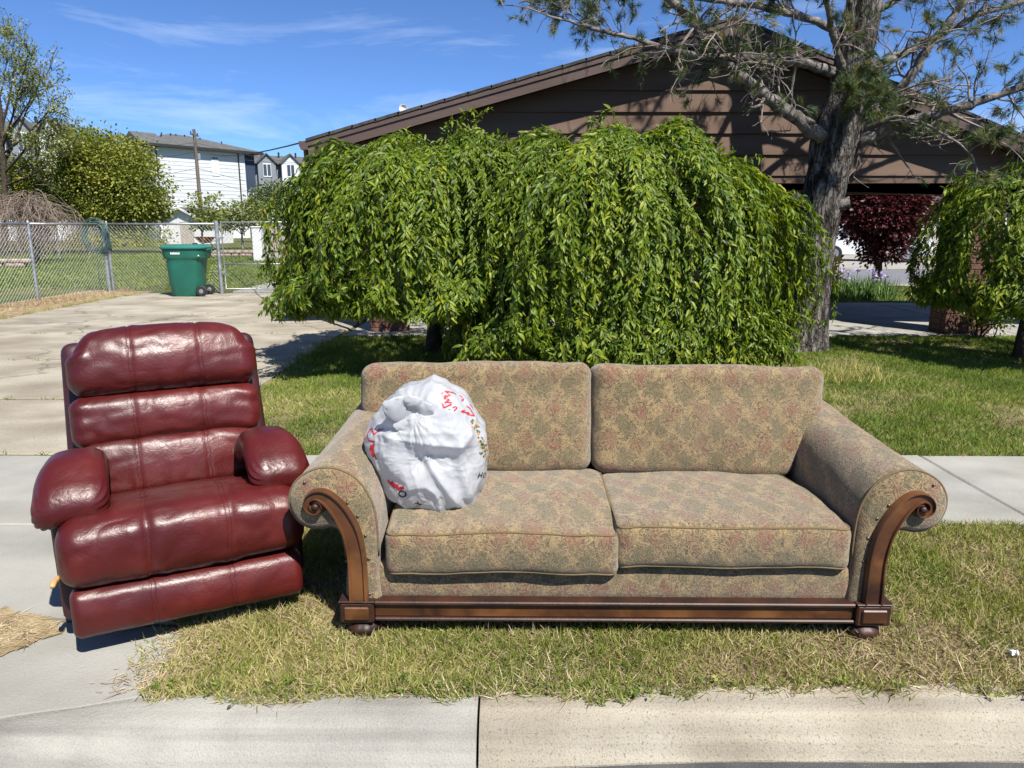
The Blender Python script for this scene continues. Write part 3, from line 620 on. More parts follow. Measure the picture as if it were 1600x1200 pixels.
# ---------------------------------------------------------------- far buildings
HZ = 351.0
def zpx(y, d): return CAM_H + (HZ - y) / FPX * d * 1.015
def apartment():
    A = on_y(247, 300, 80); B = on_y(402, 300, 89.5)
    ang = math.atan2(B[1] - A[1], B[0] - A[0]); Lw = math.hypot(B[0] - A[0], B[1] - A[1])
    ap = thing('apartment_building', 'three-storey apartment block with pale grey side wall, navy corner and hipped roof', 'building', (A[0], A[1], 0), ang)
    zt = zpx(234, 80); LB = Lw * .885; D = 15.0
    MB().box((0, 0, 0), (LB, D, zt)).build('wall', M['apt_white'], ap)
    # horizontal laps of the side wall as thin proud strips
    for i in range(1, 24):
        MB().box((.15, -.025, zt * i / 24.0), (LB - .15, .0, zt * i / 24.0 + .05)).build('lap_strip', M['apt_white'], ap)
    nav = MB().box((LB, .15, 0), (Lw, D, zt - .1)).build('bay', M['apt_blue'], ap)
    for i in range(6):
        MB().box((LB + .05 + i * (Lw - LB) / 6, .10, .1), (LB + .1 + i * (Lw - LB) / 6, .15, zt - .15)).build('batten', M['apt_blue'], nav)
    for zz in (zt - 5.6,):
        for xx in (.15, .62):
            w = MB().box((LB + (Lw - LB) * xx, .06, zz), (LB + (Lw - LB) * (xx + .28), .14, zz + 1.0)).build('window', M['white_paint'], ap)
            MB().box((LB + (Lw - LB) * xx + .07, .04, zz + .08), (LB + (Lw - LB) * (xx + .28) - .07, .058, zz + .92)).build('pane', M['glass_dark'], w)
    for (u0, z0, w_, h_) in ((LB * .60, zt - 2.9, .9, 2.1), (LB * .61, zt - 6.9, .8, .9)):
        w = MB().box((u0, -.06, z0), (u0 + w_, -.03, z0 + h_)).build('window', M['white_paint'], ap)
        MB().box((u0 + .08, -.08, z0 + h_ - .3), (u0 + w_ - .08, -.062, z0 + h_ - .1)).build('pane', M['glass_dark'], w)
    for u0 in (.1, LB - .9): MB().box((u0, -.12, .3), (u0 + .12, -.03, zt - .1)).build('downspout', M['cable'], ap)
    MB().box((-.2, -.06, 0), (LB, -.028, zt * .17)).build('base_band', M['white_paint'], ap)
    # left facade with bays and windows
    for j, (v0, v1, mt) in enumerate(((.3, 4.2, 'apt_grey'), (5, 9, 'apt_blue'), (10, 14, 'apt_grey'))):
        b = MB().box((-.9, v0, 0), (0, v1, zt - .15)).build('bay', M[mt], ap)
        MB().prism([(v0 - .4, zt - .1), (v1 + .4, zt - .1), ((v0 + v1) / 2, zt + 1.3)], -1.3, 1.5, 'x').build('bay_roof', M['apt_roof'], ap)
        for f_ in range(3):
            w = MB().box((-.98, v0 + 1.0, zt - 2.7 - 3 * f_), (-.905, v1 - 1.0, zt - .9 - 3 * f_)).build('window', M['white_paint'], ap)
            MB().box((-1.0, v0 + 1.15, zt - 2.55 - 3 * f_), (-.985, v1 - 1.15, zt - 1.05 - 3 * f_)).build('pane', M['glass_dark'], w)
    e = .7; rz = zt + 1.75
    mb = MB(); mb.add([(-e, -e, zt), (Lw + e, -e, zt), (Lw + e, D + e, zt), (-e, D + e, zt), (Lw * .38, 5.2, rz), (Lw * .56, 5.2, rz), (-e, -e, zt - .25), (Lw + e, -e, zt - .25), (Lw + e, D + e, zt - .25), (-e, D + e, zt - .25)],
       [(0, 1, 5, 4), (1, 2, 5), (2, 3, 4, 5), (3, 0, 4), (0, 6, 7, 1), (1, 7, 8, 2), (2, 8, 9, 3), (3, 9, 6, 0), (6, 9, 8, 7)])
    rf = mb.build('roof', M['apt_roof'], ap)
    MB().box((-e - .02, -e - .06, zt - .28), (Lw + e, -e - .005, zt - .02)).build('gutter', M['cable'], ap)
    for (u0, v0, h_) in ((1.2, 3.2, .7), (2.4, 2.8, .9), (3.4, 4.5, .8), (4.1, 3.9, 1.0), (5.0, 4.4, .8), (5.9, 4.2, .9), (7.4, 3.6, .7), (9.2, 2.2, .8)):
        zz = zt + 1.5 * min(1, v0 / 5) * .9
        MB().lathe([(.06, zz - .5), (.06, zz + h_ * .5), (.09, zz + h_ * .5 + .02), (.09, zz + h_ * .5 + .1), (.02, zz + h_ * .5 + .13)], 8, (u0, v0, 0)).build('vent_pipe', M['cable'], ap)
apartment()
def rowhouse(name, label, px0, px1, ytop, d, n, cols):
    A = on_y(px0, 300, d); B = on_y(px1, 300, d * 1.05); ang = math.atan2(B[1] - A[1], B[0] - A[0]); Lw = math.hypot(B[0] - A[0], B[1] - A[1])
    r = thing(name, label, 'building', (A[0], A[1], 0), ang); zt = zpx(ytop, d) - 1.2; w = Lw / n
    MB().box((0, 0, 0), (Lw, 10, zt - .4)).build('wall', M['apt_grey'], r)
    mb = MB(); mb.prism([(-.6, zt - .4), (10.6, zt - .4), (5, zt + 1.2)], -.4, Lw + .4, 'x'); mb.build('roof', M['apt_roof'], r)
    for i in range(n):
        u0 = i * w + .12 * w; u1 = (i + 1) * w - .12 * w; m_ = M[cols[i % len(cols)]]
        b = MB(); b.prism([(u0, 0), (u1, 0), (u1, zt - .3), ((u0 + u1) / 2, zt + .85), (u0, zt - .3)], -1.0 - .3 * (i % 2), 0); b.build('bay', m_, r)
        y0 = -1.0 - .3 * (i % 2)
        for sgn in (-1, 1):
            um = (u0 + u1) / 2; ue = um + sgn * ((u1 - u0) / 2 + .3)
            ze = zt - .3 - .3 * 1.15 / ((u1 - u0) / 2)
            MB().add([(um, y0 - .3, zt + .9), (ue, y0 - .3, ze), (ue, 1.5, ze), (um, 3.2, zt + .9), (um, y0 - .3, zt + 1.1), (ue, y0 - .3, ze + .2), (ue, 1.5, ze + .2), (um, 3.2, zt + 1.1)],
                     [(0, 1, 2, 3), (7, 6, 5, 4), (0, 4, 5, 1), (1, 5, 6, 2), (2, 6, 7, 3)]).build('bay_roof', M['apt_roof'], r)
        for f_ in range(3):
            um = (u0 + u1) / 2; ww = (u1 - u0) * .22; z0 = zt - 2.3 - 3 * f_
            wn = MB().box((um - ww, y0 - .08, z0), (um + ww, y0 - .005, z0 + 1.9)).build('window', M['white_paint'], r)
            for s_ in (-1, 1):
                MB().box((um + s_ * ww * .5 - ww * .40, y0 - .1, z0 + .15), (um + s_ * ww * .5 + ww * .40, y0 - .085, z0 + 1.75)).build('pane', M['glass_dark'], wn)
    for i in range(5):
        MB().lathe([(.14, zt), (.14, zt + 1.5), (.2, zt + 1.52), (.02, zt + 1.66)], 8, (Lw * (.12 + .19 * i), 3.8, 0)).build('vent_pipe', M['cable'], r)
rowhouse('townhouse_row', 'row of navy, grey and white townhouses with small gables behind the brown eave', 400, 540, 246, 112, 4, ['apt_grey', 'apt_white', 'apt_grey', 'apt_blue'])
rowhouse('townhouse_row', 'white townhouses with grey roof seen through the thin tall tree', -60, 112, 190, 72, 4, ['apt_white', 'apt_white', 'apt_grey', 'apt_white'])
rowhouse('townhouse_row', 'dark townhouses showing between the olive tree and the apartment block', 150, 225, 228, 100, 3, ['apt_blue', 'apt_grey', 'apt_blue'])
# shed
sx = on_y(285, 352, 60); sh = thing('garden_shed', 'small white garden shed with grey gabled roof below the apartment block', 'shed', (sx[0], 60, 0), R_(-12))
hw = 1.75
sh_w = MB().prism([(-hw, -.2), (hw, -.2), (hw, 1.95), (0, 2.75), (-hw, 1.95)], 0, 4.2).build('wall', M['white_paint'], sh)
for sgn in (-1, 1):
    MB().add([(0, -.35, 2.88), (sgn * (hw + .35), -.35, 1.88), (sgn * (hw + .35), 4.5, 1.88), (0, 4.5, 2.88), (0, -.35, 2.78), (sgn * (hw + .35), -.35, 1.78), (sgn * (hw + .35), 4.5, 1.78), (0, 4.5, 2.78)],
             [(0, 1, 2, 3), (7, 6, 5, 4), (0, 4, 5, 1), (1, 5, 6, 2), (2, 6, 7, 3)]).build('roof', M['apt_roof'], sh)
    MB().add([(0, -.38, 2.9), (sgn * (hw + .37), -.38, 1.9), (sgn * (hw + .37), -.38, 1.72), (0, -.38, 2.72), (0, -.352, 2.9), (sgn * (hw + .37), -.352, 1.9), (sgn * (hw + .37), -.352, 1.72), (0, -.352, 2.72)],
             [(0, 1, 2, 3), (7, 6, 5, 4), (0, 4, 5, 1), (1, 5, 6, 2), (2, 6, 7, 3)]).build('fascia_board', M['white_paint'], sh)
d_ = MB().box((-.2, -.05, 0), (.95, -.005, 1.75)).build('door', M['wood_pale'], sh)
MB().box((.75, -.09, .85), (.8, -.052, 1.0)).build('handle', M['galv'], d_)
# white post and pale board fence beyond the gate
px_ = on_z(402, 394)
wp = thing('white_post', 'square white post standing beyond the gate', 'post')
for (a, b) in ((.0, 1.0),):
    p_ = on_y(412, 395, 34); 
q0 = on_y(405, 394, 32)
MB().box((on_y(395, 394, 32)[0], 32, -.1), (on_y(409, 394, 32)[0], 32.35, 1.38), .02).build('shaft', M['white_paint'], wp)
MB().box((on_y(394, 394, 32)[0], 31.97, 1.382), (on_y(410, 394, 32)[0], 32.38, 1.44), .015).build('cap', M['white_paint'], wp)
pf = thing('board_fence', 'pale weathered board fence section beyond the gate', 'fence')
x0, x1 = on_y(417, 394, 34)[0], on_y(470, 394, 34)[0]; nb = 9
for i in range(nb):
    a = x0 + (x1 - x0) * i / nb; MB().box((a + .015, 34, -.1), (a + (x1 - x0) / nb - .015, 34.03, 1.38 + .03 * ((i * 5) % 3)), .006).build('board', M['wood_pale'], pf)
for zz in (.35, 1.1): MB().box((x0, 33.95, zz), (x1, 33.998, zz + .1)).build('rail', M['wood_pale'], pf)
# orange cart by the shed
cx = on_z(322, 380)[0:2]; oc = thing('wheelbarrow', 'small orange wheelbarrow on the grass in front of the shed', 'wheelbarrow', (on_y(321, 380, 46)[0], 46, 0), R_(20))
loft([(.3, .25, .42, 0), (.62, .42, .78, 0), (.64, .44, .79, 0), (.6, .41, .785, 0), (.28, .23, .45, 0)], 20, 5).build('tray', M['orange'], oc, 'auto')
MB().lathe([(.05, -.04), (.2, -.04), (.22, 0), (.2, .04), (.05, .04)], 16, (-.6, 0, .22), 'y').build('wheel', M['black_rubber'], oc, 'auto')
for s_ in (-1, 1):
    MB().tube([(-.6, s_ * .06, .22), (0, s_ * .2, .42), (.95, s_ * .3, .62)], .022, 6).build('handle', M['wood_pale'], oc, True)
    MB().tube([(.3, s_ * .24, .45), (.45, s_ * .26, .0)], .018, 6).build('leg', M['black_rubber'], oc, True)
# stone edging in the yard
def stones(label, x0, x1, y, n):
    t = thing('stone_edging', label, 'edging', (0, 0, 0), 0, 'stone borders in the back yard')
    for i in range(n):
        x = x0 + (x1 - x0) * (i + .5) / n; w = (x1 - x0) / n * .48
        for lay in range(2):
            mb = soft_box((w, .16, .085), .06, (4, 3, 3), lambda q, i=i, lay=lay: q * (1 + .18 * vnoise(q + i * 3.1 + lay * 7, 9, 5)[:, None]))
            o = mb.build('stone', M['stone'], t, True); o.location = (x + w * .8 * lay, y + .05 * math.sin(i * 2), .07 + .15 * lay)
stones('low border of flat reddish stones in the yard behind the driveway fence', -22.5, -17.6, 27, 12)
stones('low brick-red stone border beside the wheelbarrow', -14.5, -11.8, 36, 8)
# utility pole and wires
up = thing('utility_pole', 'tall wooden utility pole in front of the pale apartment wall', 'pole', (on_y(314, 330, 62)[0], 62, 0))
zt = zpx(214, 62)
MB().lathe([(.17, -.2), (.15, 4), (.12, zt)], 10).build('shaft', M['pole_wood'], up, 'auto')
MB().box((-.05, -.75, zt - .5), (.05, .75, zt - .38), .01).build('crossarm', M['pole_wood'], up)
for s_ in (-.65, 0.6): MB().lathe([(.03, zt - .38), (.06, zt - .34), (.05, zt - .26), (.03, zt - .2)], 8, (0, s_, 0)).build('insulator', M['cable'], up)
MB().lathe([(.02, zt - 2.4), (.14, zt - 2.35), (.15, zt - 1.9), (.04, zt - 1.85)], 10, (.22, 0, 0)).build('cable_box', M['galv'], up, 'auto')
pt = np.array([on_y(314, 330, 62)[0], 62, 0])
def wire(label, a, b, sag, r=.016):
    a = np.array(a, float); b = np.array(b, float); pts = [a + (b - a) * t + np.array([0, 0, -sag * 4 * t * (1 - t)]) for t in np.linspace(0, 1, 22)]
    tag(MB().tube(pts, r, 5).build('overhead_wire', M['cable']), label, 'wire', 'overhead wires')
wire('thick service cable running from the utility pole to the brown house eave', pt + [0, 0, zt - 1.0], (EL[0], RY + .3, EL[2] + .03), .55, .013)
for i, (za, yl, yr) in enumerate(((zt - 1.0, 240, 262), (zt - 1.75, 262, 252), (zt - 3.0, 300, 308), (zt - 3.8, 282, 322))):
    lab = ['upper wire', 'second wire', 'third wire', 'lowest wire'][i]
    e1 = on_y(-60, yl, 58); e2 = on_y(600, yr, 70)
    wire(f'thin {lab} stretched left from the utility pole over the olive tree', pt + [0, 0, za], e1, .5)
    wire(f'thin {lab} stretched right from the utility pole past the townhouses', pt + [0, 0, za], e2, .6)
# ---------------------------------------------------------------- beyond the carport
ch = on_y(1345, 412, 31.0)
car = thing('parked_car', 'white parked car across the far street, half hidden by the maroon tree', 'car', (ch[0] + .6, 31.5, .02), R_(152))
prof = [(-2.2, .35), (-2.25, .6), (-2.15, .92), (-1.75, 1.02), (-1.35, 1.12), (-.75, 1.5), (.9, 1.55), (1.55, 1.45), (2.05, 1.0), (2.2, .9), (2.22, .4), (1.9, .25), (-1.95, .25)]
mb = MB(); P = []
for sy, ins in ((-.9, .0), (-.86, .0), (.86, 0), (.9, 0)):
    for (x, z) in prof:
        k_ = max(0, (z - .95)) * .32
        e = .03 if abs(sy) > .88 else 0
        P.append((x * (1 - e * .5), (abs(sy) - k_) * (1 if sy > 0 else -1), z + (0 if e == 0 else (-.03 if z > .6 else .03))))
n_ = len(prof); mb.add(P, [(i * n_ + k, i * n_ + (k + 1) % n_, (i + 1) * n_ + (k + 1) % n_, (i + 1) * n_ + k) for i in range(3) for k in range(n_)] + [tuple(range(n_)), tuple(3 * n_ + k for k in range(n_))[::-1]])
mb.build('body', M['car_white'], car, 'auto')
for s_ in (-1, 1):
    yy = s_ * .905
    def wp_(x, z): return (x, s_ * (.915 - max(0, z - .95) * .32), z)
    for poly in ([(-1.15, 1.1), (-.62, 1.43), (.1, 1.46), (.1, 1.08)], [(.18, 1.08), (.18, 1.46), (.95, 1.46), (1.35, 1.1)]):
        MB().add([wp_(*p) for p in poly] + [tuple(np.array(wp_(*p)) - [0, s_ * .03, 0]) for p in poly], [(0, 1, 2, 3), (7, 6, 5, 4)]).build('window', M['glass_dark'], car)
    for x in (-1.4, 1.35):
        w = MB().lathe([(.2, -.11), (.30, -.11), (.325, -.06), (.325, .06), (.30, .11), (.2, .11)], 20, (x, s_ * .84, .315), 'y').build('wheel', M['black_rubber'], car, 'auto')
        MB().lathe([(.002, -.1), (.19, -.1), (.2, .1), (.002, .1)], 14, (x, s_ * .86, .315), 'y').build('rim', M['galv'], w, 'auto')
    MB().box((-2.24, s_ * .55 - .16, .68), (-2.14, s_ * .55 + .16, .82), .02).build('headlight', M['sticker'], car)
    MB().box((2.12, s_ * .6 - .12, .75), (2.23, s_ * .6 + .12, .9), .02).build('tail_light', M['litter_red'], car)
MB().add([(-1.3, -.72, 1.13), (-1.3, .72, 1.13), (-.76, .62, 1.495), (-.76, -.62, 1.495)], [(0, 1, 2, 3)]).build('windscreen', M['glass_dark'], car)
nh = thing('neighbour_house', 'low beige neighbour house across the far street', 'house', (19, 37.5, 0))
MB().box((-9, 0, -.1), (9, 8, 2.7)).build('wall', M['neigh_wall'], nh)
MB().prism([(-.6, 2.65), (8.6, 2.65), (4, 4.3)], -9.6, 9.6, 'x').build('roof', M['shingle'], nh)
for i, x in enumerate((-7.2, -3.6, 3.0, 6.3)):
    w = MB().box((x - .8, -.06, .95), (x + .8, -.005, 2.15)).build('window', M['white_paint'], nh); MB().box((x - .7, -.08, 1.05), (x + .7, -.062, 2.05)).build('pane', M['glass_dark'], w)
d_ = MB().box((-.5, -.06, .0), (.5, -.005, 2.1)).build('door', M['fascia'], nh); MB().box((.35, -.1, 1.0), (.4, -.062, 1.08)).build('handle', M['galv'], d_)
# ---------------------------------------------------------------- trees
def polyline(p, d, L, nseg, curl, lift=0.0):
    """wandering path from p in direction d"""
    pts = [np.array(p, float)]; d = np.array(d, float); d /= np.linalg.norm(d)
    for i in range(nseg):
        d = d + rng.normal(size=3) * curl + np.array([0, 0, lift]); d /= np.linalg.norm(d)
        pts.append(pts[-1] + d * L / nseg)
    return pts, d
def branch_tree(mb, p, d, L, r, depth, tips, spread=.7, lift=.02, kids=(3, 5), curl=.12, shrink=.62, minr=.004):
    pts, d2 = polyline(p, d, L, 5, curl, lift)
    mb.tube(pts, [max(minr, r * (1 - .55 * i / 5)) for i in range(6)], 7 if r > .03 else (5 if r > .012 else 4), cap=False)
    if depth == 0:
        tips.append((pts, d2)); return
    for k in range(random.randint(*kids)):
        t = random.uniform(.3, 1.0); i = min(4, int(t * 5)); q = pts[i] + (pts[i + 1] - pts[i]) * (t * 5 - i)
        ax = rand_unit(1)[0]; nd = np.array(d2) + ax * spread; nd /= np.linalg.norm(nd)
        branch_tree(mb, q, nd, L * shrink * random.uniform(.75, 1.15), max(minr, r * .55), depth - 1, tips, spread, lift, kids, curl, shrink, minr)
    tips.append((pts[-2:], d2))
def leaves_on(name, tips, per, size, mat, parent, droop=.3, spread=.06, tv=LEAF4_V, tf=LEAF4_T):
    P = []; D = []
    for pts, d in tips:
        for k in range(per):
            t = random.random() * (len(pts) - 1); i = min(len(pts) - 2, int(t)); q = pts[i] + (pts[i + 1] - pts[i]) * (t - i)
            P.append(q + rng.normal(size=3) * spread); v = rng.normal(size=3) + np.array(d) * .5; v[2] -= droop * 2; D.append(v)
    P = np.array(P); D = np.array(D); n = rng.normal(size=D.shape) + np.array([0, 0, 1.2])
    return scatter(name, tv, tf, P, frames(D, n), size * rng.uniform(.6, 1.3, len(P)), mat, parent)
def clump_crown(name, blobs, nclump, per, clump_r, size, mat, parent, seedshade=True, tv=LEAF4_V, tf=LEAF4_T, droop=.3):
    """leaf clumps on and inside a set of ellipsoids"""
    P = []; D = []; rn = []
    vol = np.array([b[1][0] * b[1][1] * b[1][2] for b in blobs]) ** .67; vol = vol / vol.sum()
    for (c, rad), f in zip(blobs, vol):
        for k in range(int(nclump * f) + 1):
            u = rand_unit(1)[0]; rr = random.uniform(.55, 1.03) ** .6
            lump = 1 + .16 * vnoise(np.array([u * 2.2 + np.array(c)]), 1.0, 4)[0] * 2
            cc = np.array(c) + u * np.array(rad) * rr * lump
            m = max(3, int(per * random.uniform(.5, 1.3)))
            off = rng.normal(size=(m, 3)) * clump_r * np.array([1, 1, .6]); P.append(cc + off)
            v = off / clump_r + u * .8 + rng.normal(size=(m, 3)) * .5; v[:, 2] -= droop; D.append(v)
            rn.append(np.clip(random.uniform(.15, .75) + rng.normal(size=m) * .14, 0, 1))
    P = np.concatenate(P); D = np.concatenate(D); n = rng.normal(size=D.shape) * .7 + np.array([0, 0, 1.0])
    return scatter(name, tv, tf, P, frames(D, n), size * rng.uniform(.6, 1.3, len(P)), mat, parent, np.concatenate(rn))

# ---- weeping cherries: strands of drooping leaves over a dome of limbs
def weeping(label, base, ctr, Rx, Ry, ztop, zbot, nstr, seed, shoots=(), trunk_r=.085, leaf=.080, lsp=.0150, bias=None, zfrac=.22):
    global rng
    rng = np.random.default_rng(seed); random.seed(seed)
    t = thing('weeping_cherry', label, 'tree', (0, 0, 0), 0, 'weeping cherry trees')
    base = np.array([*base, 0.0]); fork = np.array([base[0] * .6 + ctr[0] * .4, base[1] * .6 + ctr[1] * .4, ztop * .60])
    mb = MB(); tp = [base + np.array([0, 0, -.1]), base + (fork - base) * .25 + rng.normal(size=3) * .03, base + (fork - base) * .6 + rng.normal(size=3) * .03, fork]
    mb.tube(tp, [trunk_r * 1.35, trunk_r * 1.05, trunk_r, trunk_r * .95], 12); trunk = mb.build('trunk', M['bark_dark'], t, True)
    nl = 13; limb = MB()
    def dome(phi, u, inset):
        lump = 1 + .06 * math.sin(phi * 3 + seed) + .08 * math.sin(phi * 7 + seed * 2.1 + u * 3) + .06 * math.sin(phi * 15 + seed + u * 5)
        if u <= 1:
            a = u * math.pi / 2; rr = math.sin(a) ** .9; zz = math.cos(a) ** .68
        else: rr = 1.0 + .02 * math.sin(phi * 9 + seed) ; zz = 0
        zmid = zbot + (ztop - zbot) * zfrac
        x = ctr[0] + (Rx * lump * rr) * math.cos(phi) * (1 - inset); y = ctr[1] + (Ry * lump * rr) * math.sin(phi) * (1 - inset)
        tl = 1 + .03 * math.sin(2 * phi + seed) * (rr) + .03 * math.sin(x * 4.1 + seed) * math.cos(y * 3.3) + .03 * math.sin(x * 9.7 + seed * 3)
        if u <= 1: z = zmid + (ztop * tl - zmid) * zz
        else: z = zmid - (u - 1) * (zmid - zbot)
        return np.array([x, y, z])
    for k in range(nl):
        phi = 2 * math.pi * (k + random.random() * .6) / nl; e = dome(phi, random.uniform(.35, .75), .1)
        mid = fork * .45 + e * .55 + np.array([0, 0, .22])
        ln = [fork, (fork + mid) / 2 + np.array([0, 0, .08]), mid, (mid + e) / 2 + np.array([0, 0, .05]), e]
        limb.tube(ln, [.038, .03, .022, .014, .008], 7, cap=False)
    P = []; D = []; Nn = []; Rn = []; strand = MB()
    clus = []
    for k in range(nstr // 5):
        phi = random.uniform(0, 2 * math.pi)
        if bias is not None and random.random() < .62: phi = random.gauss(bias, .95)
        u = random.uniform(.02, 1.1) ** .75 if random.random() < .8 else random.uniform(.8, 1.4)
        clus.append((phi, u, random.gauss(.0, .055)))
    for k in range(nstr):
        phi, u, off_c = clus[k % len(clus)]; phi += random.gauss(0, .11); u = max(.02, u + random.gauss(0, .08))
        inset = abs(random.gauss(0, .05)) - off_c
        L = random.uniform(.5, 1.25); du = .03; pts = []; uu = u; acc = 0; prev = dome(phi, uu, inset); dph = random.gauss(0, .03)
        pts.append(prev); out_d = random.uniform(.0, .16)
        while acc < L and uu < 1.98:
            uu += du; phi += dph * du * 3; q = dome(phi, uu, inset); acc += np.linalg.norm(q - pts[-1]); pts.append(q)
        if len(pts) < 4: continue
        pts = np.array(pts); sway = rng.normal(size=3) * .05; tt = np.linspace(0, 1, len(pts))[:, None]
        rad_ = np.array([math.cos(phi), math.sin(phi), 0])
        pts = pts + sway * tt * (1 - tt) * 2 + rad_ * out_d * np.sin(tt * math.pi) + vnoise(pts, 2.5, seed)[:, None] * rad_ * .06
        if k % 2 == 0: strand.tube(pts[::3] if len(pts) > 8 else pts, .0028, 3, cap=False)
        seg = np.linalg.norm(np.diff(pts, axis=0), axis=1); cum = np.r_[0, np.cumsum(seg)]
        m = int(cum[-1] / lsp); s = rng.random(m) * cum[-1]
        ix = np.clip(np.searchsorted(cum, s) - 1, 0, len(pts) - 2); f = ((s - cum[ix]) / (seg[ix] + 1e-9))[:, None]
        q = pts[ix] + (pts[ix + 1] - pts[ix]) * f; tang = (pts[ix + 1] - pts[ix]) / (seg[ix][:, None] + 1e-9)
        side = np.cross(tang, rad_); side /= np.linalg.norm(side, axis=1, keepdims=True) + 1e-9
        sg = rng.choice([-1, 1], m)[:, None]
        d = tang * .55 + side * sg * rng.uniform(.25, .9, (m, 1)) + rad_ * rng.uniform(.0, .75, (m, 1)) + np.array([0, 0, -.5]) + rng.normal(size=(m, 3)) * .34
        nn = rad_ * rng.uniform(.3, 1.0, (m, 1)) + np.array([0, 0, .75]) + rng.normal(size=(m, 3)) * .5 - side * sg * .35
        P.append(q + rng.normal(size=(m, 3)) * .008); D.append(d); Nn.append(nn)
        Rn.append(np.clip(random.gauss(.5, .14) + rng.normal(size=m) * .2 + .12 * (s / cum[-1] - .5), 0, .93 if random.random() < .97 else 1))
    shoots = list(shoots)
    for k in range(nstr // 22):                   # young shoots arching off the top
        ph_ = random.uniform(0, 6.283); b_ = dome(ph_, random.uniform(.05, .75), .03); l_ = random.uniform(.10, .24)
        shoots.append((b_, b_ + np.array([math.cos(ph_) * l_ * .7, math.sin(ph_) * l_ * .7, l_ * random.uniform(.35, 1.0)])))
    for (bp, tp_) in shoots:                      # upright suckers above the dome
        bp = np.array(bp); tp_ = np.array(tp_); n_ = max(7, int(np.linalg.norm(tp_ - bp) / .02)); tt = np.linspace(0, 1, n_)[:, None]
        pts = bp + (tp_ - bp) * tt + np.array([.12, 0, -.12]) * (tt ** 3); strand.tube(pts[::5], .004, 4)
        q = np.repeat(pts, 2, axis=0); m = len(q); d = rand_unit(m) + np.array([0, 0, -.25]); P.append(q); D.append(d); Nn.append(rng.normal(size=(m, 3)) * .4 + np.array([0, -.4, 1])); Rn.append(rng.uniform(.3, .9, m))
    limb.build('limb', M['bark_dark'], trunk, True)
    strand.build('branchlet', M['bark_dark'], t)
    P = np.concatenate(P); D = np.concatenate(D); Nn = np.concatenate(Nn)
    low = P[:, 2] > .03; P, D, Nn, Rn = P[low], D[low], Nn[low], np.concatenate(Rn)[low]
    scatter('crown', LEAF_V, LEAF_T, P, frames(D, Nn), leaf * rng.uniform(.45, 1.3, len(P)), M['leaf_cherry'], t, Rn)
    return t
sA = [(on_y(x0, y0, 8.3), on_y(x1, y1, 8.2)) for x0, y0, x1, y1 in ((700, 235, 690, 168), (715, 225, 722, 150), (735, 225, 748, 152), (725, 230, 700, 190), (650, 250, 645, 205), (770, 225, 775, 195))]
sB = [(on_y(x0, y0, 7.7), on_y(x1, y1, 7.6)) for x0, y0, x1, y1 in ((935, 205, 940, 150), (925, 205, 915, 172), (950, 200, 962, 175), (1070, 215, 1085, 195), (830, 220, 822, 196))]
weeping('broad weeping cherry reaching over the driveway, trunk near the left brick pillar', (-.95, 8.75), (-.80, 8.2), 1.56, 1.42, 2.36, .66, 1200, 21, sA, bias=-math.pi / 2 - .3)
weeping('dense dome-shaped weeping cherry directly behind the sofa, drooping to the lawn', (1.25, 8.15), (1.02, 7.85), 1.68, 1.45, 2.40, .22, 1650, 33, sB, bias=-math.pi / 2 + .1)
sC = [(on_y(x0, y0, 8.0), on_y(x1, y1, 8.0)) for x0, y0, x1, y1 in ((1480, 300, 1470, 282), (1560, 290, 1575, 276))]
weeping('small weeping cherry in front of the right brick pillar with a bare grey trunk', (5.72, 8.15), (5.85, 8.2), 1.12, .95, 2.08, .62, 700, 45, sC, trunk_r=.075, leaf=.085, bias=-math.pi / 2 - .4)
rng = np.random.default_rng(11); random.seed(11)
# low dark shrub at the pillar foot
shb = thing('shrub', 'low dark leafy shrub growing at the foot of the right brick pillar', 'shrub')
tips = []; mb = MB()
for k in range(9): branch_tree(mb, (6.35 + random.uniform(-.15, .15), 9.85, 0), (random.uniform(-.6, .5), random.uniform(-.4, .1), 1), .42, .012, 2, tips, kids=(2, 4))
mb.build('stem', M['bark_dark'], shb); leaves_on('crown', tips, 9, .055, M['leaf_cherry'], shb)

# ---- the pine
PY = 9.0
pine = thing('pine_tree', 'tall grey-barked pine with bare twisting limbs and sparse needle tufts before the gable', 'tree')
tr_px = [(1250, 560, 44), (1256, 520, 36), (1264, 470, 30), (1270, 420, 28), (1275, 370, 29), (1283, 320, 32), (1295, 265, 31), (1305, 225, 35), (1314, 190, 34), (1322, 150, 27), (1331, 105, 25), (1341, 55, 25), (1350, 5, 24), (1356, -50, 23), (1360, -130, 21), (1362, -230, 18), (1370, -340, 14), (1372, -460, 9)]
ctrl = np.array([[*on_y(x, y, PY), r / 126.0] for x, y, r in tr_px]); ctrl[0, 2] = -.1; ctrl[0, 3] = .36
tt = np.linspace(0, len(ctrl) - 1, 150); ix = np.clip(tt.astype(int), 0, len(ctrl) - 2); fr = (tt - ix)[:, None]; fr = fr * fr * (3 - 2 * fr) * .5 + fr * .5
path = ctrl[ix] + (ctrl[ix + 1] - ctrl[ix]) * fr
nseg = 56; P = []
for i, (x, y, z, r) in enumerate(path):
    for k in range(nseg):
        a = 2 * math.pi * k / nseg; P.append((x + r * math.cos(a), y + r * math.sin(a), z, a, r))
P = np.array(P); ca = np.c_[np.cos(P[:, 3]) * 3.2, np.sin(P[:, 3]) * 3.2, P[:, 2] * 2.4]
rid = 1 - np.abs(vnoise(ca, 2.0, 3, 3)) * 2.2; twist = np.c_[np.cos(P[:, 3] + P[:, 2] * .5) * 2, np.sin(P[:, 3] + P[:, 2] * .5) * 2, P[:, 2] * .9]
disp = (-.30 * np.clip(rid, 0, 1) ** 2 * .22 + vnoise(twist, 1.0, 9, 3) * .12) * P[:, 4]
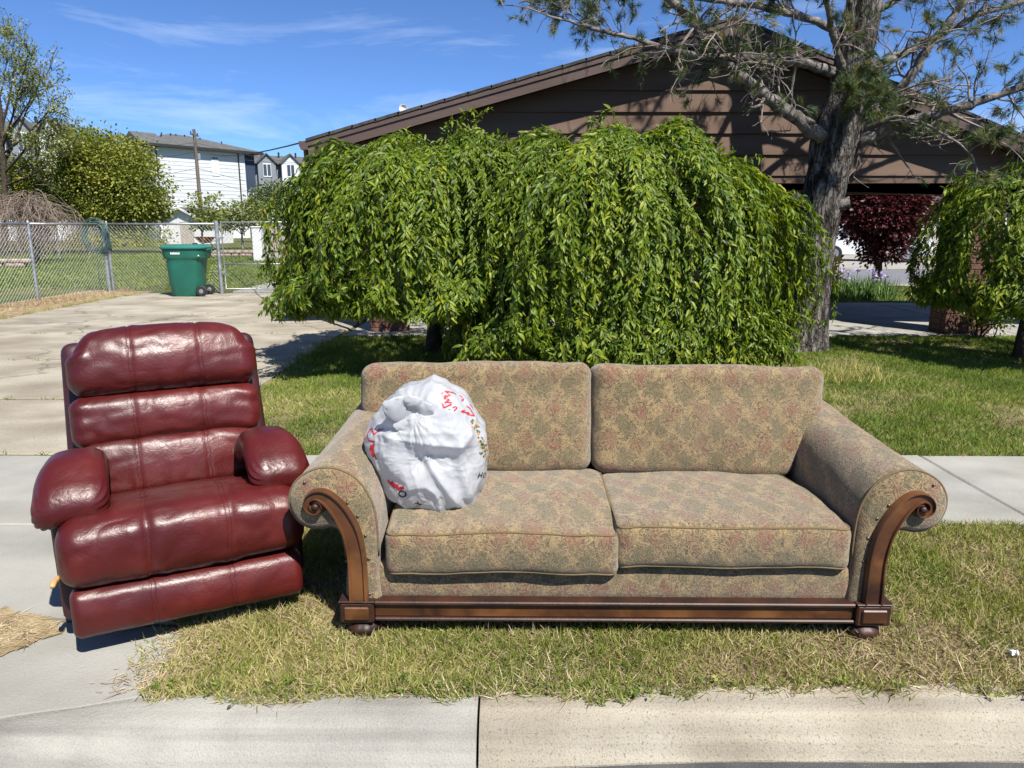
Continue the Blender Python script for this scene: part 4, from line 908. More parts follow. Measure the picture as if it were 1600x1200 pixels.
P[:, 0] += np.cos(P[:, 3]) * disp; P[:, 1] += np.sin(P[:, 3]) * disp
mb = MB(); fs = [(i * nseg + k, i * nseg + (k + 1) % nseg, (i + 1) * nseg + (k + 1) % nseg, (i + 1) * nseg + k) for i in range(len(path) - 1) for k in range(nseg)]
mb.add(P[:, :3], fs); trunk = mb.build('trunk', M['bark_pine'], pine, True)
for (x, y, dx, r_, l_) in ((1305, 322, .9, .06, .16), (1252, 312, -.7, .045, .12), (1283, 316, .1, .055, .1)):      # stubs of sawn branches
    p = on_y(x, y, PY - .12); d = np.array([dx, -.75 if abs(dx) < .5 else -.35, .25]); d /= np.linalg.norm(d)
    mb = MB(); mb.tube([p - d * .1, p, p + d * l_ * .7, p + d * l_, p + d * l_], [r_ * 1.7, r_ * 1.25, r_, r_ * 1.08, r_ * .8], 14); mb.build('branch_stub', M['bark_limb'], trunk, 'auto')
TW = MB(); NP = []; ND = []
def tuft(p, d, n=64, L=.07):
    d = np.array(d) / np.linalg.norm(d); s = rng.random(n) * L
    NP.append(p - d * s[:, None] * 1.2); v = d * .95 + rand_unit(n) * .75; ND.append(v)
def twig(p, d, L, r, depth, tf_prob):
    pts, d2 = polyline(p, d, L, 5, .2, .015)
    TW.tube(pts, [max(.0028, r * (1 - .7 * i / 5)) for i in range(6)], 5 if r > .012 else 4, cap=False)
    if depth > 0:
        for k in range(random.randint(3, 5)):
            i = random.randint(1, 5); nd = d2 + rand_unit(1)[0] * .95; nd[1] *= .9
            twig(pts[i], nd, L * random.uniform(.35, .65), r * .5, depth - 1, tf_prob)
    if random.random() < tf_prob:
        for _ in range(random.randint(1, 3)): tuft(pts[-1] + rng.normal(size=3) * .03, d2 + rng.normal(size=3) * .3)
def limb(px, Y0, Y1, r0, r1, tf, nsub=10, sub=(.3, .75), end_boost=0.0):
    n = len(px); pts = []
    for i, (x, y) in enumerate(px): pts.append(on_y(x, y, Y0 + (Y1 - Y0) * i / (n - 1)))
    pts = np.array(pts); t2 = np.linspace(0, n - 1, n * 5); ii = np.clip(t2.astype(int), 0, n - 2); f = (t2 - ii)[:, None]
    p2 = pts[ii] + (pts[ii + 1] - pts[ii]) * f; p2[1:-1] = (p2[:-2] + p2[1:-1] * 2 + p2[2:]) / 4; p2[1:] += rng.normal(size=p2[1:].shape) * r0 * .10
    rad = np.linspace(r0, r1, len(p2)) * (1 + .08 * rng.normal(size=len(p2)))
    MB().tube(p2, rad, 12).build('branch', M['bark_limb'], trunk, True)
    for k in range(nsub):
        t = random.uniform(.12, 1); j = min(len(p2) - 2, int(t * (len(p2) - 1))); tang = p2[j + 1] - p2[j]; tang /= np.linalg.norm(tang)
        d = tang * .6 + rand_unit(1)[0] * .9 + np.array([0, -.1, .08])
        twig(p2[j], d, random.uniform(*sub) * (1.1 - .4 * t), max(.008, rad[j] * .33), 2, min(1, tf + end_boost * t))
    twig(p2[-1], p2[-1] - p2[-4], sub[1] * .8, r1 * .9, 2, min(1, tf + end_boost))
limb([(1284, 215), (1255, 192), (1215, 165), (1180, 140), (1150, 112), (1122, 88), (1100, 62), (1078, 28), (1045, -5), (1000, -30)], 8.85, 8.2, .085, .035, .04, 16, (.4, .8), .15)
limb([(1300, 112), (1262, 100), (1225, 93), (1180, 88), (1130, 92), (1085, 86), (1040, 78), (990, 60), (930, 45), (880, 30)], 8.9, 7.9, .06, .014, .08, 22, (.35, .8), .45)
limb([(1342, 222), (1372, 208), (1410, 192), (1460, 178), (1510, 165), (1560, 148), (1620, 128), (1680, 110)], 8.95, 8.4, .075, .028, .05, 16, (.35, .8), .35)
limb([(1340, 190), (1375, 168), (1408, 140), (1432, 105), (1452, 70), (1480, 40), (1506, 0), (1540, -45)], 8.95, 8.7, .07, .03, .05, 14, (.4, .9), .2)
limb([(1350, 108), (1390, 95), (1430, 75), (1480, 50), (1530, 22), (1590, 5), (1650, -12)], 9.0, 9.3, .055, .02, .1, 15, (.4, .9), .3)
limb([(1318, 110), (1306, 75), (1298, 40), (1292, 5), (1280, -40)], 8.9, 8.5, .045, .02, .2, 9, (.4, .8), .3)
limb([(1330, 60), (1270, 30), (1200, 12), (1130, 2), (1050, -8), (960, -12), (900, -5)], 9.1, 8.6, .05, .014, .08, 18, (.35, .8), .45)
limb([(1345, 30), (1400, 0), (1470, -30), (1540, -50)], 9.1, 9.8, .05, .02, .15, 10, (.4, .9), .3)
limb([(1335, 160), (1322, 150), (1335, 148), (1348, 150)], 8.72, 8.35, .03, .012, .8, 8, (.2, .42))
limb([(1350, 200), (1400, 180), (1450, 195), (1500, 225), (1520, 245)], 8.8, 8.0, .022, .008, .25, 8, (.2, .5), .3)
# crown above the frame
for k in range(15):
    zz = 4.6 + k * .33; j = int(np.argmin(abs(path[:, 2] - zz))); c = path[j, :3]; a = k * 2.4 + random.uniform(-.3, .3)
    L = 2.6 * (1 - k / 24); d = np.array([math.cos(a), math.sin(a), random.uniform(.0, .35)])
    pts, d2 = polyline(c, d, L, 7, .10, .02); rad = np.linspace(.05, .014, 8)
    MB().tube(pts, rad, 8).build('branch', M['bark_limb'], trunk, True)
    for q in range(8):
        i = random.randint(2, 7); twig(pts[i], d2 + rand_unit(1)[0] * .9, random.uniform(.35, .75), .014, 2, .22)
TW.build('twig', M['bark_grey'], pine)
NPa = np.concatenate(NP); NDa = np.concatenate(ND)
scatter('crown', [(-.018, 0, 0), (.018, 0, 0), (0, 1, 0)], [(0, 1, 2)], NPa, frames(NDa, rng.normal(size=NDa.shape)), .092 * rng.uniform(.7, 1.15, len(NPa)), M['needle'], pine,
        np.clip(np.repeat(rng.random(len(NP)) ** 1.3, [len(a) for a in NP]) + rng.normal(size=len(NPa)) * .08, 0, 1))
# ---- maroon plum, irises, roses beyond the carport
mp_ = thing('maple_tree', 'maroon-leaved tree standing beyond the open carport', 'tree')
mb = MB(); tips = []; mx0 = on_y(1369, 440, 17.2)
mb.tube([(mx0[0], 17.2, -.1), (mx0[0] + .03, 17.2, .5), (mx0[0] - .02, 17.2, 1.0)], [.09, .075, .07], 10)
for k in range(8):
    a = k * .8; branch_tree(mb, (mx0[0], 17.2, .85 + .05 * k), (math.cos(a) * .8, math.sin(a) * .8, .7), .85, .035, 2, tips, kids=(2, 3))
mb.build('trunk', M['bark_dark'], mp_, True)
clump_crown('crown', [((mx0[0] - .1, 17.2, 1.75), (.85, .9, .75)), ((mx0[0] - .3, 17.2, 1.95), (.6, .7, .6)), ((mx0[0] + .35, 17.2, 1.9), (.6, .7, .65)), ((mx0[0] + .02, 17.1, 1.05), (.42, .4, .35))], 620, 30, .13, .10, M['leaf_maroon'], mp_)
ir = thing('iris_clump', 'clump of sword-leaved irises with pale violet flowers beyond the carport floor', 'flowers')
P = []; D = []
for k in range(520):
    x = on_y(random.uniform(1285, 1392), 468, 15.3)[0]; P.append((x, 15.3 + random.uniform(-.25, .35), 0)); D.append((random.gauss(0, .28), random.gauss(0, .2), 1))
P = np.array(P); D = np.array(D)
scatter('leaves', BLADE_V, BLADE_T, P, frames(D, rng.normal(size=D.shape)), np.c_[np.full(len(P), .028), rng.uniform(.28, .55, len(P)), np.full(len(P), .3)], M['iris_leaf'], ir)
P = []
for (x, y) in ((1318, 425), (1340, 422), (1366, 428), (1372, 434), (1378, 430), (1364, 424), (1325, 432)):
    c = on_y(x, y, 15.3); P += [c + rng.normal(size=3) * .035 for _ in range(16)]
    MB().tube([(c[0], c[1], 0), tuple(c)], .006, 4).build('stalk', M['iris_leaf'], ir)
P = np.array(P); scatter('blossom', LEAF4_V, LEAF4_T, P, frames(rand_unit(len(P)), rand_unit(len(P))), np.full(len(P), .075), M['petal_violet'], ir)
ro = thing('yellow_iris_clump', 'tall yellow-flowered iris clump beside the pine trunk', 'flowers')
P = []; mb = MB()
for (x, y) in ((1306, 405), (1300, 415), (1303, 424), (1296, 430), (1310, 432), (1299, 440), (1304, 446), (1311, 412), (1295, 420)):
    c = on_y(x, y, 13.9); P += [c + rng.normal(size=3) * .04 for _ in range(22)]; mb.tube([(c[0] - .02, c[1], 0), tuple(c)], .007, 4)
mb.build('stalk', M['iris_leaf'], ro); P = np.array(P)
scatter('blossom', LEAF4_V, LEAF4_T, P, frames(rand_unit(len(P)), rand_unit(len(P))), np.full(len(P), .085), M['petal_yellow'], ro)
# ---- back yard and horizon trees
def big_tree(name, label, blobs_px, d, trunk_px, n, per, cr_, size, mat, cat='tree', depthr=.8, bark='bark_grey', tr=.16):
    t = thing(name, label, cat); bl = []
    for (x, y, rx, ry) in blobs_px:
        c = on_y(x, y, d + random.uniform(-.6, .6)); k = d / FPX; bl.append((tuple(c), (rx * k, max(rx, ry) * k * depthr, ry * k)))
    clump_crown('crown', bl, n, per, cr_, size, M[mat], t)
    b = on_y(*trunk_px, d); mb = MB(); c0 = np.mean([np.array(b_[0]) for b_ in bl], axis=0)
    mb.tube([(b[0], d, -.1), (b[0], d, c0[2] * .4), (c0[0] * .5 + b[0] * .5, d, c0[2])], [tr * 1.3, tr, tr * .5], 9, cap=False)
    for (c, r_) in bl: mb.tube([(b[0], d, c0[2] * .45), tuple((np.array([b[0], d, c0[2] * .5]) + np.array(c)) / 2 + [0, 0, .1]), c], [tr * .55, tr * .35, tr * .12], 6, cap=False)
    mb.build('trunk', M[bark], t, True); return t
big_tree('olive_tree', 'large dense olive-green tree behind the hose corner of the fence', [(165, 250, 60, 42), (205, 295, 48, 45), (130, 300, 62, 42), (70, 285, 55, 32), (15, 280, 42, 30), (120, 240, 34, 34), (180, 330, 62, 22), (225, 320, 26, 30), (60, 318, 60, 24)], 40, (170, 400), 1500, 34, .30, .17, 'leaf_olive')
big_tree('young_tree', 'bright upright young fruit tree in front of the garden shed roof', [(305, 322, 6, 22), (318, 332, 10, 16), (337, 325, 9, 20), (330, 345, 14, 10), (312, 345, 12, 10)], 44, (318, 395), 90, 16, .16, .2, 'leaf_pale', tr=.06)
big_tree('shrub', 'loose yellow-green shrubs growing beyond the gate', [(365, 338, 22, 16), (390, 332, 22, 20), (352, 348, 16, 10), (410, 342, 20, 14)], 48, (380, 395), 170, 18, .26, .2, 'leaf_pale', 'shrub', tr=.06)
big_tree('willow_tree', 'blue-green feathery tree below the townhouse windows', [(430, 310, 26, 22), (455, 325, 22, 24), (405, 325, 16, 18)], 66, (435, 380), 260, 26, .38, .26, 'leaf_blue', tr=.14)
big_tree('hedge', 'dark scrub hedge behind the left garden shed wall', [(240, 372, 26, 14), (190, 375, 40, 12), (140, 375, 30, 12)], 52, (200, 395), 130, 20, .3, .2, 'leaf_olive', 'hedge', tr=.05)
# thin tall tree at the left edge, pale young leaves
tl = thing('thin_tree', 'tall thin-branched tree with sparse pale leaves rising above the olive tree', 'tree')
mb = MB(); tips = []; b0 = on_y(6, 400, 37.0)
trunkp = [on_y(x, y, 37) for x, y in ((6, 400), (8, 330), (7, 280), (4, 230), (2, 180), (-4, 130), (-2, 95))]; trunkp[0][2] = -.1
mb.tube(trunkp, [.17, .15, .13, .11, .085, .055, .03], 9, cap=False)
for (x0, y0, x1, y1, r_) in ((7, 270, 60, 200, .07), (6, 255, 50, 150, .08), (4, 230, 35, 120, .07), (8, 290, 85, 250, .06), (3, 200, 25, 95, .06), (5, 240, 75, 175, .06), (2, 180, -30, 100, .06), (6, 262, -35, 190, .07), (0, 150, 12, 85, .05), (8, 285, 70, 225, .06), (4, 215, 60, 135, .05)):
    a = on_y(x0, y0, 37); e = on_y(x1, y1, 37 + random.uniform(-1.5, 1.5)); mid = (a + e) / 2 + np.array([0, 0, -.15]); mb.tube([a, mid, e], [r_, r_ * .7, r_ * .4], 6, cap=False)
    for q in (mid, e, (mid + e) / 2): 
        for _ in range(3): branch_tree(mb, q, (e - a) / np.linalg.norm(e - a) + rng.normal(size=3) * .35, 1.15, r_ * .3, 2, tips, spread=.75, lift=.03, kids=(2, 3), minr=.009)
mb.build('trunk', M['bark_dark'], tl, True); leaves_on('crown', tips, 9, .12, M['leaf_pale'], tl, spread=.14)
# leafless weeping shrub behind the driveway fence
vs_ = thing('bare_shrub', 'leafless brown weeping shrub behind the driveway fence', 'shrub')
acc = MB(); cx_, cy_ = on_y(48, 345, 30)[0], 30.0
acc.tube([(cx_, cy_, -.1), (cx_ + .1, cy_, 1.2), (cx_, cy_, 2.2)], [.14, .11, .1], 8)
acc.build('trunk', M['bark_grey'], vs_, True); acc = MB()
for k in range(300):
    a = random.uniform(0, 6.283); R0 = random.uniform(.3, 2.3); top = 2.45 - .1 * R0 ** 2 + random.gauss(0, .28); tw_ = random.gauss(0, .9)
    pts = []
    for t in np.linspace(0, 1, 9):
        rr = R0 * (.25 + .75 * min(1, t * 1.7)) ; z_ = top - (max(0, t - .22) / .78) ** 1.5 * top * random.uniform(.7, .95) * .95
        pts.append((cx_ + math.cos(a + t * tw_) * rr, cy_ + math.sin(a + t * tw_) * rr, z_))
    acc.tube(np.array(pts) + rng.normal(size=(9, 3)) * .07, random.uniform(.006, .012), 4, cap=False)
tag(acc.build('branch', M['vine'], vs_), kind='stuff')
# ---------------------------------------------------------------- sofa
def fabric():
    m = bpy.data.materials.new('sofa_fabric'); m.use_nodes = True; t = m.node_tree; N = t.nodes; K = t.links.new; b = N['Principled BSDF']
    b.inputs['Roughness'].default_value = .93; set_in(b, 'Specular IOR Level', .15); set_in(b, 'Sheen Weight', .25); set_in(b, 'Sheen Roughness', .6)
    tcn = N.new('ShaderNodeTexCoord'); O = tcn.outputs['Object']
    def noise(sc, det=2, dist=0.0, vec=O):
        n = N.new('ShaderNodeTexNoise'); n.inputs['Scale'].default_value = sc; n.inputs['Detail'].default_value = det; n.inputs['Distortion'].default_value = dist; K(vec, n.inputs['Vector']); return n
    def mth(op, a, b_=None):
        n = N.new('ShaderNodeMath'); n.operation = op
        for i, v in enumerate((a, b_)):
            if v is None: continue
            if isinstance(v, (int, float)): n.inputs[i].default_value = v
            else: K(v, n.inputs[i])
        return n.outputs[0]
    def ramp(f, els):
        r = N.new('ShaderNodeValToRGB'); e = r.color_ramp.elements
        while len(e) < len(els): e.new(.5)
        for i, (p, c_) in enumerate(els): e[i].position = p; e[i].color = (*c_, 1) if len(c_) == 3 else c_
        K(f, r.inputs[0]); return r.outputs[0]
    def mix(f, a, c_):
        n = N.new('ShaderNodeMix'); n.data_type = 'RGBA'
        for i, v in ((0, f), (6, a), (7, c_)):
            if isinstance(v, tuple): n.inputs[i].default_value = (*v, 1)
            elif isinstance(v, float): n.inputs[i].default_value = v
            else: K(v, n.inputs[i])
        return n.outputs[2]
    # tapestry lattice: coordinates along the cloth (x, and z running over into -y on the seats)
    sp = N.new('ShaderNodeSeparateXYZ'); K(O, sp.inputs[0]); w = noise(16, 2)
    w_f = noise(46, 2)
    wx = mth('ADD', mth('MULTIPLY', mth('SUBTRACT', w.outputs['Fac'], .5), 2.0), mth('MULTIPLY', mth('SUBTRACT', w_f.outputs['Fac'], .5), 1.8))
    v = mth('SUBTRACT', sp.outputs['Z'], mth('MULTIPLY', sp.outputs['Y'], .75))
    u = mth('ADD', sp.outputs['X'], mth('MULTIPLY', sp.outputs['Y'], .15))
    w2 = noise(14.3, 2, .4); w2f = noise(41, 2, .3)
    wz = mth('ADD', mth('MULTIPLY', mth('SUBTRACT', w2.outputs['Fac'], .5), 2.2), mth('MULTIPLY', mth('SUBTRACT', w2f.outputs['Fac'], .5), 1.8))
    a = mth('ADD', mth('MULTIPLY', u, 24.0), wx); c_ = mth('ADD', mth('MULTIPLY', v, 21.0), wz)
    lat = mth('MULTIPLY', mth('SINE', mth('ADD', a, c_)), mth('SINE', mth('SUBTRACT', a, c_)))      # diamonds
    lat2 = mth('SINE', mth('MULTIPLY', a, 1.0)); lat3 = mth('MULTIPLY', lat2, mth('SINE', c_))
    curl = noise(18, 2, 1.7); cs = mth('SINE', mth('MULTIPLY', curl.outputs['Fac'], 50.0))
    cur = mth('ADD', mth('MULTIPLY', cs, .5), .5)
    curl2 = noise(75, 2, 1.0); cs2 = mth('ADD', mth('MULTIPLY', mth('SINE', mth('MULTIPLY', curl2.outputs['Fac'], 40.0)), .5), .5)
    base = mix(ramp(cur, [(.3, (0, 0, 0)), (.7, (1, 1, 1))]), (.050, .042, .023), (.225, .160, .082))
    base = mix(mth('MULTIPLY', ramp(cs2, [(.55, (0, 0, 0)), (.8, (1, 1, 1))]), .6), base, (.31, .215, .105))
    red = mth('MULTIPLY', ramp(lat, [(.40, (0, 0, 0)), (.72, (1, 1, 1))]), ramp(cur, [(.1, (1, 1, 1)), (.8, (.25, .25, .25))]))
    brk = ramp(noise(7, 3).outputs['Fac'], [(.36, (.25, .25, .25)), (.62, (1, 1, 1))])
    base = mix(mth('MULTIPLY', mth('MULTIPLY', red, brk), .85), base, (.19, .055, .038))
    grn = mth('MULTIPLY', ramp(mth('MULTIPLY', lat, -1.0), [(.25, (0, 0, 0)), (.6, (1, 1, 1))]), ramp(cs2, [(.2, (1, 1, 1)), (.8, (.2, .2, .2))]))
    base = mix(mth('MULTIPLY', grn, .68), base, (.065, .075, .032))
    vein = mth('MULTIPLY', ramp(mth('ABSOLUTE', lat), [(.0, (1, 1, 1)), (.06, (1, 1, 1)), (.17, (0, 0, 0))]), .6)
    base = mix(mth('MULTIPLY', vein, ramp(cs2, [(.25, (.25, .25, .25)), (.6, (1, 1, 1))])), base, (.40, .275, .12))
    sk = noise(420, 2); base = mix(ramp(sk.outputs['Fac'], [(.36, (.55, .55, .55)), (.58, (0, 0, 0))]), base, (.075, .056, .032))
    big = noise(2.3, 4); base = mix(mth('MULTIPLY', ramp(big.outputs['Fac'], [(.45, (0, 0, 0)), (.7, (1, 1, 1))]), .25), base, (.17, .13, .085))
    K(base, b.inputs['Base Color'])
    bu = N.new('ShaderNodeBump'); bu.inputs['Strength'].default_value = .6; bu.inputs['Distance'].default_value = .0035
    hh = mth('ADD', mth('MULTIPLY', cur, .35), noise(520, 2).outputs['Fac']); K(hh, bu.inputs['Height']); K(bu.outputs[0], b.inputs['Normal'])
    return m
M['fabric'] = fabric()
M['piping'] = smat('piping', (.15, .11, .06), 60, 4, .95, spec=.1)
M['walnut'] = smat('walnut', [(.28, (.022, .007, .003)), (.5, (.075, .027, .008)), (.72, (.15, .060, .018))], 6, 8, .47, .08, 40, vec_scale=(1, 1, 1), dist=.6, coat=.03, speck=(70, (.30, .22, .15), .74, .35))
M['walnut_dark'] = smat('walnut_dark', [(.3, (.016, .006, .004)), (.7, (.05, .017, .008))], 9, 7, .52, .08, 60, coat=.0)
M['nail'] = smat('nail', (.16, .13, .09), 30, 3, .35, metal=.8)
M['cambric'] = smat('cambric', (.015, .014, .013), 10, 4, .95)
sofa = thing('sofa', 'tan and olive tapestry two-seat sofa with carved wooden scroll arms and bun feet', 'sofa', (.375, 2.505, 0), R_(-.7))
ssm = lambda x, a, b: np.clip((x - a) / (b - a), 0, 1) ** 2 * (3 - 2 * np.clip((x - a) / (b - a), 0, 1))
def wr(q, amp, sc, seed): return vnoise(q, sc, seed, 3) * amp
def rr_path(hx, hz, r, n=7):
    pts = []
    for cx, cz, a0 in ((hx - r, hz - r, 0), (-hx + r, hz - r, 90), (-hx + r, -hz + r, 180), (hx - r, -hz + r, 270)):
        for k in range(n):
            a = R_(a0 + 90 * k / (n - 1)); pts.append((cx + r * math.cos(a), cz + r * math.sin(a)))
    out_ = []
    for i in range(len(pts)):                     # subdivide the straight runs
        a = np.array(pts[i]); b = np.array(pts[(i + 1) % len(pts)]); m = max(1, int(np.linalg.norm(b - a) / .03))
        out_ += [a + (b - a) * k / m for k in range(m)]
    return np.array(out_)
# base and back frame
MB_ = soft_box((.985, .44, .095), .02, (30, 12, 4)); 
o = MB_.build('base', M['fabric'], sofa, True); o.location = (0, .49, .185)
o = soft_box((.975, .085, .35), .05, (40, 4, 14)).build('back_frame', M['fabric'], sofa, True); o.location = (0, .90, .47); o.rotation_euler = (R_(-7), 0, 0)
o = soft_box((.875, .03, .07), .018, (60, 4, 8), lambda q: q + np.c_[np.zeros(len(q)), -.006 * (1 - (q[:, 2] / .07) ** 2) + wr(q, .003, 7, 3), np.zeros(len(q))]).build('front_panel', M['fabric'], sofa, True); o.location = (0, .035, .205)
MB().box((-.96, .06, .085), (.96, .92, .092)).build('dust_cover', M['cambric'], sofa)
# seat cushions
for i, cx in enumerate((-.412, .428)):
    H3 = (.428, .335, .086); rd = .036; sd = 20 + i
    tilt = -.012 if i == 0 else .004
    def fn(q, sd=sd, tilt=tilt, i=i):
        q = q.copy(); x, y, z = q[:, 0].copy(), q[:, 1].copy(), q[:, 2].copy()
        q[:, 2] += (.022 * (1 - (x / .43) ** 2) * (1 - (y / .335) ** 2)) * np.sign(z) * np.where(z > 0, 1, .35)
        q[:, 2] += wr(np.c_[x, y, z * 0], .013, 3.6, sd) + tilt * ssm(-y, 0, .33) - .008 * ssm(np.abs(x), .3, .43) * ssm(-y, .15, .33)
        q[:, 1] += -.016 * np.where(y < 0, 1, 0) * (1 - (x / .43) ** 2) * (1 - (z / .086) ** 2) + wr(q, .009, 5, sd + 3)
        q[:, 0] += wr(q, .004, 6, sd + 5) - np.sign(cx) * .05 * ssm(y, -.1, .33) * np.clip(np.sign(cx) * x / .2, 0, 1)
        return q
    c = soft_box(H3, rd, (44, 32, 12), fn).build('seat_cushion', M['fabric'], sofa, True); c.location = (cx, .305 - (.012 if i == 0 else 0), .352)
    for zz, sg in ((.086 - rd * .32, 1), (-.086 + rd * .32, -1)):
        pp = rr_path(.428 - rd * .25, .335 - rd * .25, .03); P3 = fn(np.c_[pp[:, 0], pp[:, 1], np.full(len(pp), zz)]) + np.array([0, 0, .001 * sg])
        MB().tube(P3, .0042, 6, closed=True).build('piping', M['piping'], c, True)
# back cushions
for i, (cx, hw) in enumerate(((-.543, .512), (.478, .512))):
    H3 = (hw, .12, .244); rd = .062; sd = 40 + i; sg = -1 if i == 0 else 1
    def fn(q, sd=sd, sg=sg, hw=hw, i=i):
        q = q.copy(); x, y, z = q[:, 0].copy(), q[:, 1].copy(), q[:, 2].copy()
        fr_ = np.where(y < 0, 1, .4)
        q[:, 1] -= .035 * fr_ * (1 - (x / hw) ** 2) * (1 - (z / .24) ** 2) * np.where(y < 0, 1, -1)
        q[:, 2] += -.012 * np.where(z > 0, 1, 0) * (x / hw) ** 2 * (sg * x > 0) + .010 * vnoise(np.c_[x, x * 0, x * 0], 3.1, sd) * (z > 0) - .014 * (z < 0) * (1 - ((x - sg * .1) / hw) ** 2) 
        q[:, 1] += wr(q, .020, 4.0, sd); q[:, 2] += wr(q, .011, 5, sd + 1); q[:, 0] += wr(q, .008, 5, sd + 2)
        outer = (sg * x > 0); q[:, 0] -= sg * outer * (.14 * ssm(-z, -.06, .22)) * (np.abs(x) / hw)
        q[:, 1] -= .02 * ssm(z, .1, .238) * (y < 0)
        return q
    c = soft_box(H3, rd, (56, 12, 30), fn).build('back_cushion', M['fabric'], sofa, True); c.location = (cx, .715, .652 - .006 * i); c.rotation_euler = (R_(-12), 0, R_(.8 * sg))
    for yy in (-.105 + rd * .30, .105 - rd * .3):
        pp = rr_path(hw - rd * .27, .238 - rd * .27, .045); P3 = fn(np.c_[pp[:, 0], np.full(len(pp), yy), pp[:, 1]])
        MB().tube(P3, .0042, 6, closed=True).build('piping', M['piping'], c, True)
# arms
AR = [(.985, .10), (.985, .28), (.99, .36), (1.002, .405), (1.03, .425), (1.075, .418), (1.12, .424), (1.158, .452), (1.18, .50), (1.178, .552), (1.15, .602), (1.10, .637), (1.045, .650), (.985, .640), (.935, .608), (.897, .555), (.874, .49), (.866, .40), (.866, .25), (.868, .10)]
def resample(pts, n, closed=False):
    pts = [np.array(p, float) for p in pts]; m = len(pts); out_ = []
    segs = m if closed else m - 1
    for i in range(segs):
        p0, p1, p2, p3 = (pts[(i - 1) % m] if closed or i else pts[i]), pts[i], pts[(i + 1) % m], (pts[(i + 2) % m] if closed or i + 2 < m else pts[(i + 1) % m])
        for k in range(n):
            t = k / n; out_.append(.5 * ((2 * p1) + (p2 - p0) * t + (2 * p0 - 5 * p1 + 4 * p2 - p3) * t * t + (3 * p1 - p0 - 3 * p2 + p3) * t ** 3))
    if not closed: out_.append(pts[-1])
    return np.array(out_)
arp = resample(AR, 5, True); na = len(arp)
tg = np.roll(arp, -1, 0) - np.roll(arp, 1, 0); nrm = np.c_[tg[:, 1], -tg[:, 0]]; nrm /= np.linalg.norm(nrm, axis=1, keepdims=True)
for sg in (-1, 1):
    def place_arm(prof, y):
        x, z = prof[:, 0].copy(), prof[:, 1].copy(); t = y / .95
        up_ = np.clip((z - .36) / .28, 0, 1)
        return np.c_[sg * (x - .055 * t * up_), np.full(len(x), y), z + .085 * t * up_ - .02 * t * up_ * (1 - t)]
    rings = [(.022, -.026), (.006, -.012), (.0, .004), (0, .03)] + [(0, y) for y in np.linspace(.06, .9, 26)] + [(.012, .93), (.03, .945)]
    P = []
    for ins, y in rings: P.append(place_arm(arp - nrm * (-ins if False else ins) * 1.0, y))
    # orientation check: the inset must shrink the outline
    P = np.concatenate(P); q = P.copy(); amp = vnoise(P, 5, 60 + sg) * .006 * np.clip((P[:, 1]) / .1, 0, 1)
    P[:, 2] += amp; P[:, 0] += sg * vnoise(P, 4, 66) * .006 * np.clip(P[:, 1] / .1, 0, 1)
    mb = MB(); mb.grid(P, len(rings), na); mb.f += [(i * na + na - 1, (i + 1) * na + na - 1, (i + 1) * na, i * na) for i in range(len(rings) - 1)]
    mb.f.append(tuple(range(na))); mb.f.append(tuple((len(rings) - 1) * na + k for k in range(na)))
    arm = mb.build('arm', M['fabric'], sofa, True)
    pp = place_arm(arp - nrm * .016, -.022)
    keep = [k for k in range(na) if arp[k, 1] > .30]
    MB().tube(place_arm(arp, -.002)[keep], .0045, 6).build('piping', M['piping'], arm, True)
    # carved scroll post
    PT = [(.938, .147), (.938, .22), (.938, .30), (.943, .36), (.955, .42), (.975, .468), (.998, .508), (1.025, .540), (1.052, .558), (1.079, .560), (1.101, .545), (1.107, .522), (1.094, .502), (1.074, .498), (1.060, .511), (1.063, .528), (1.075, .531)]
    WD = [.036, .035, .034, .034, .034, .033, .031, .028, .024, .017, .013, .0115, .0105, .0095, .0085, .0075, .006]
    sp_ = resample([(a, b, w) for (a, b), w in zip(PT, WD)], 6); tgp = np.gradient(sp_[:, :2], axis=0); tgp /= np.linalg.norm(tgp, axis=1, keepdims=True); nn = np.c_[-tgp[:, 1], tgp[:, 0]]
    P = []; CS = [(-1, -.018), (-1, -.046), (-.86, -.056), (-.70, -.056), (-.62, -.047), (.62, -.047), (.70, -.056), (.86, -.056), (1, -.046), (1, -.018)]
    for (x, z, w), n_ in zip(sp_, nn):
        for a, y in CS: P.append((sg * (x + n_[0] * a * w), y, z + n_[1] * a * w))
    mb = MB(); mb.grid(P, len(sp_), len(CS)); L_ = len(CS); mb.f.append(tuple(range(L_))); mb.f.append(tuple((len(sp_) - 1) * L_ + k for k in range(L_)))
    post = mb.build('scroll_post', M['walnut'], sofa, 'auto')
    MB().lathe([(.004, -.062), (.010, -.060), (.013, -.050), (.013, -.02)], 14, (sg * 1.075, 0, .519), 'y').build('scroll_eye', M['walnut_dark'], post, True)
    MB().lathe([(.002, -.040), (.036, -.040), (.040, -.034), (.040, -.018)], 26, (sg * 1.078, 0, .523), 'y').build('scroll_disc', M['walnut_dark'], post, True)
    # nail heads round the post
    src = None
    for (x, z) in ((.900, .17), (.897, .31), (.905, .40), (.930, .475), (.965, .525), (1.115, .602), (.978, .20), (.978, .30)):
        if src is None: src = MB().lathe([(.006, 0), (.0056, -.002), (.0036, -.004), (.001, -.0046)], 10, (0, 0, 0), 'y').build('nail_head', M['nail'], arm, True); n_o = src
        else: n_o = inst('nail_head', src, arm)
        n_o.location = (sg * x, -.0265, z)
    # corner block and bun foot
    bl = MB().box((sg * .945 - .062, -.052, .064), (sg * .945 + .062, .06, .146), .006).build('corner_block', M['walnut_dark'], sofa)
    MB().box((sg * .945 - .046, -.060, .078), (sg * .945 + .046, -.051, .132), .005).build('raised_panel', M['walnut'], bl)
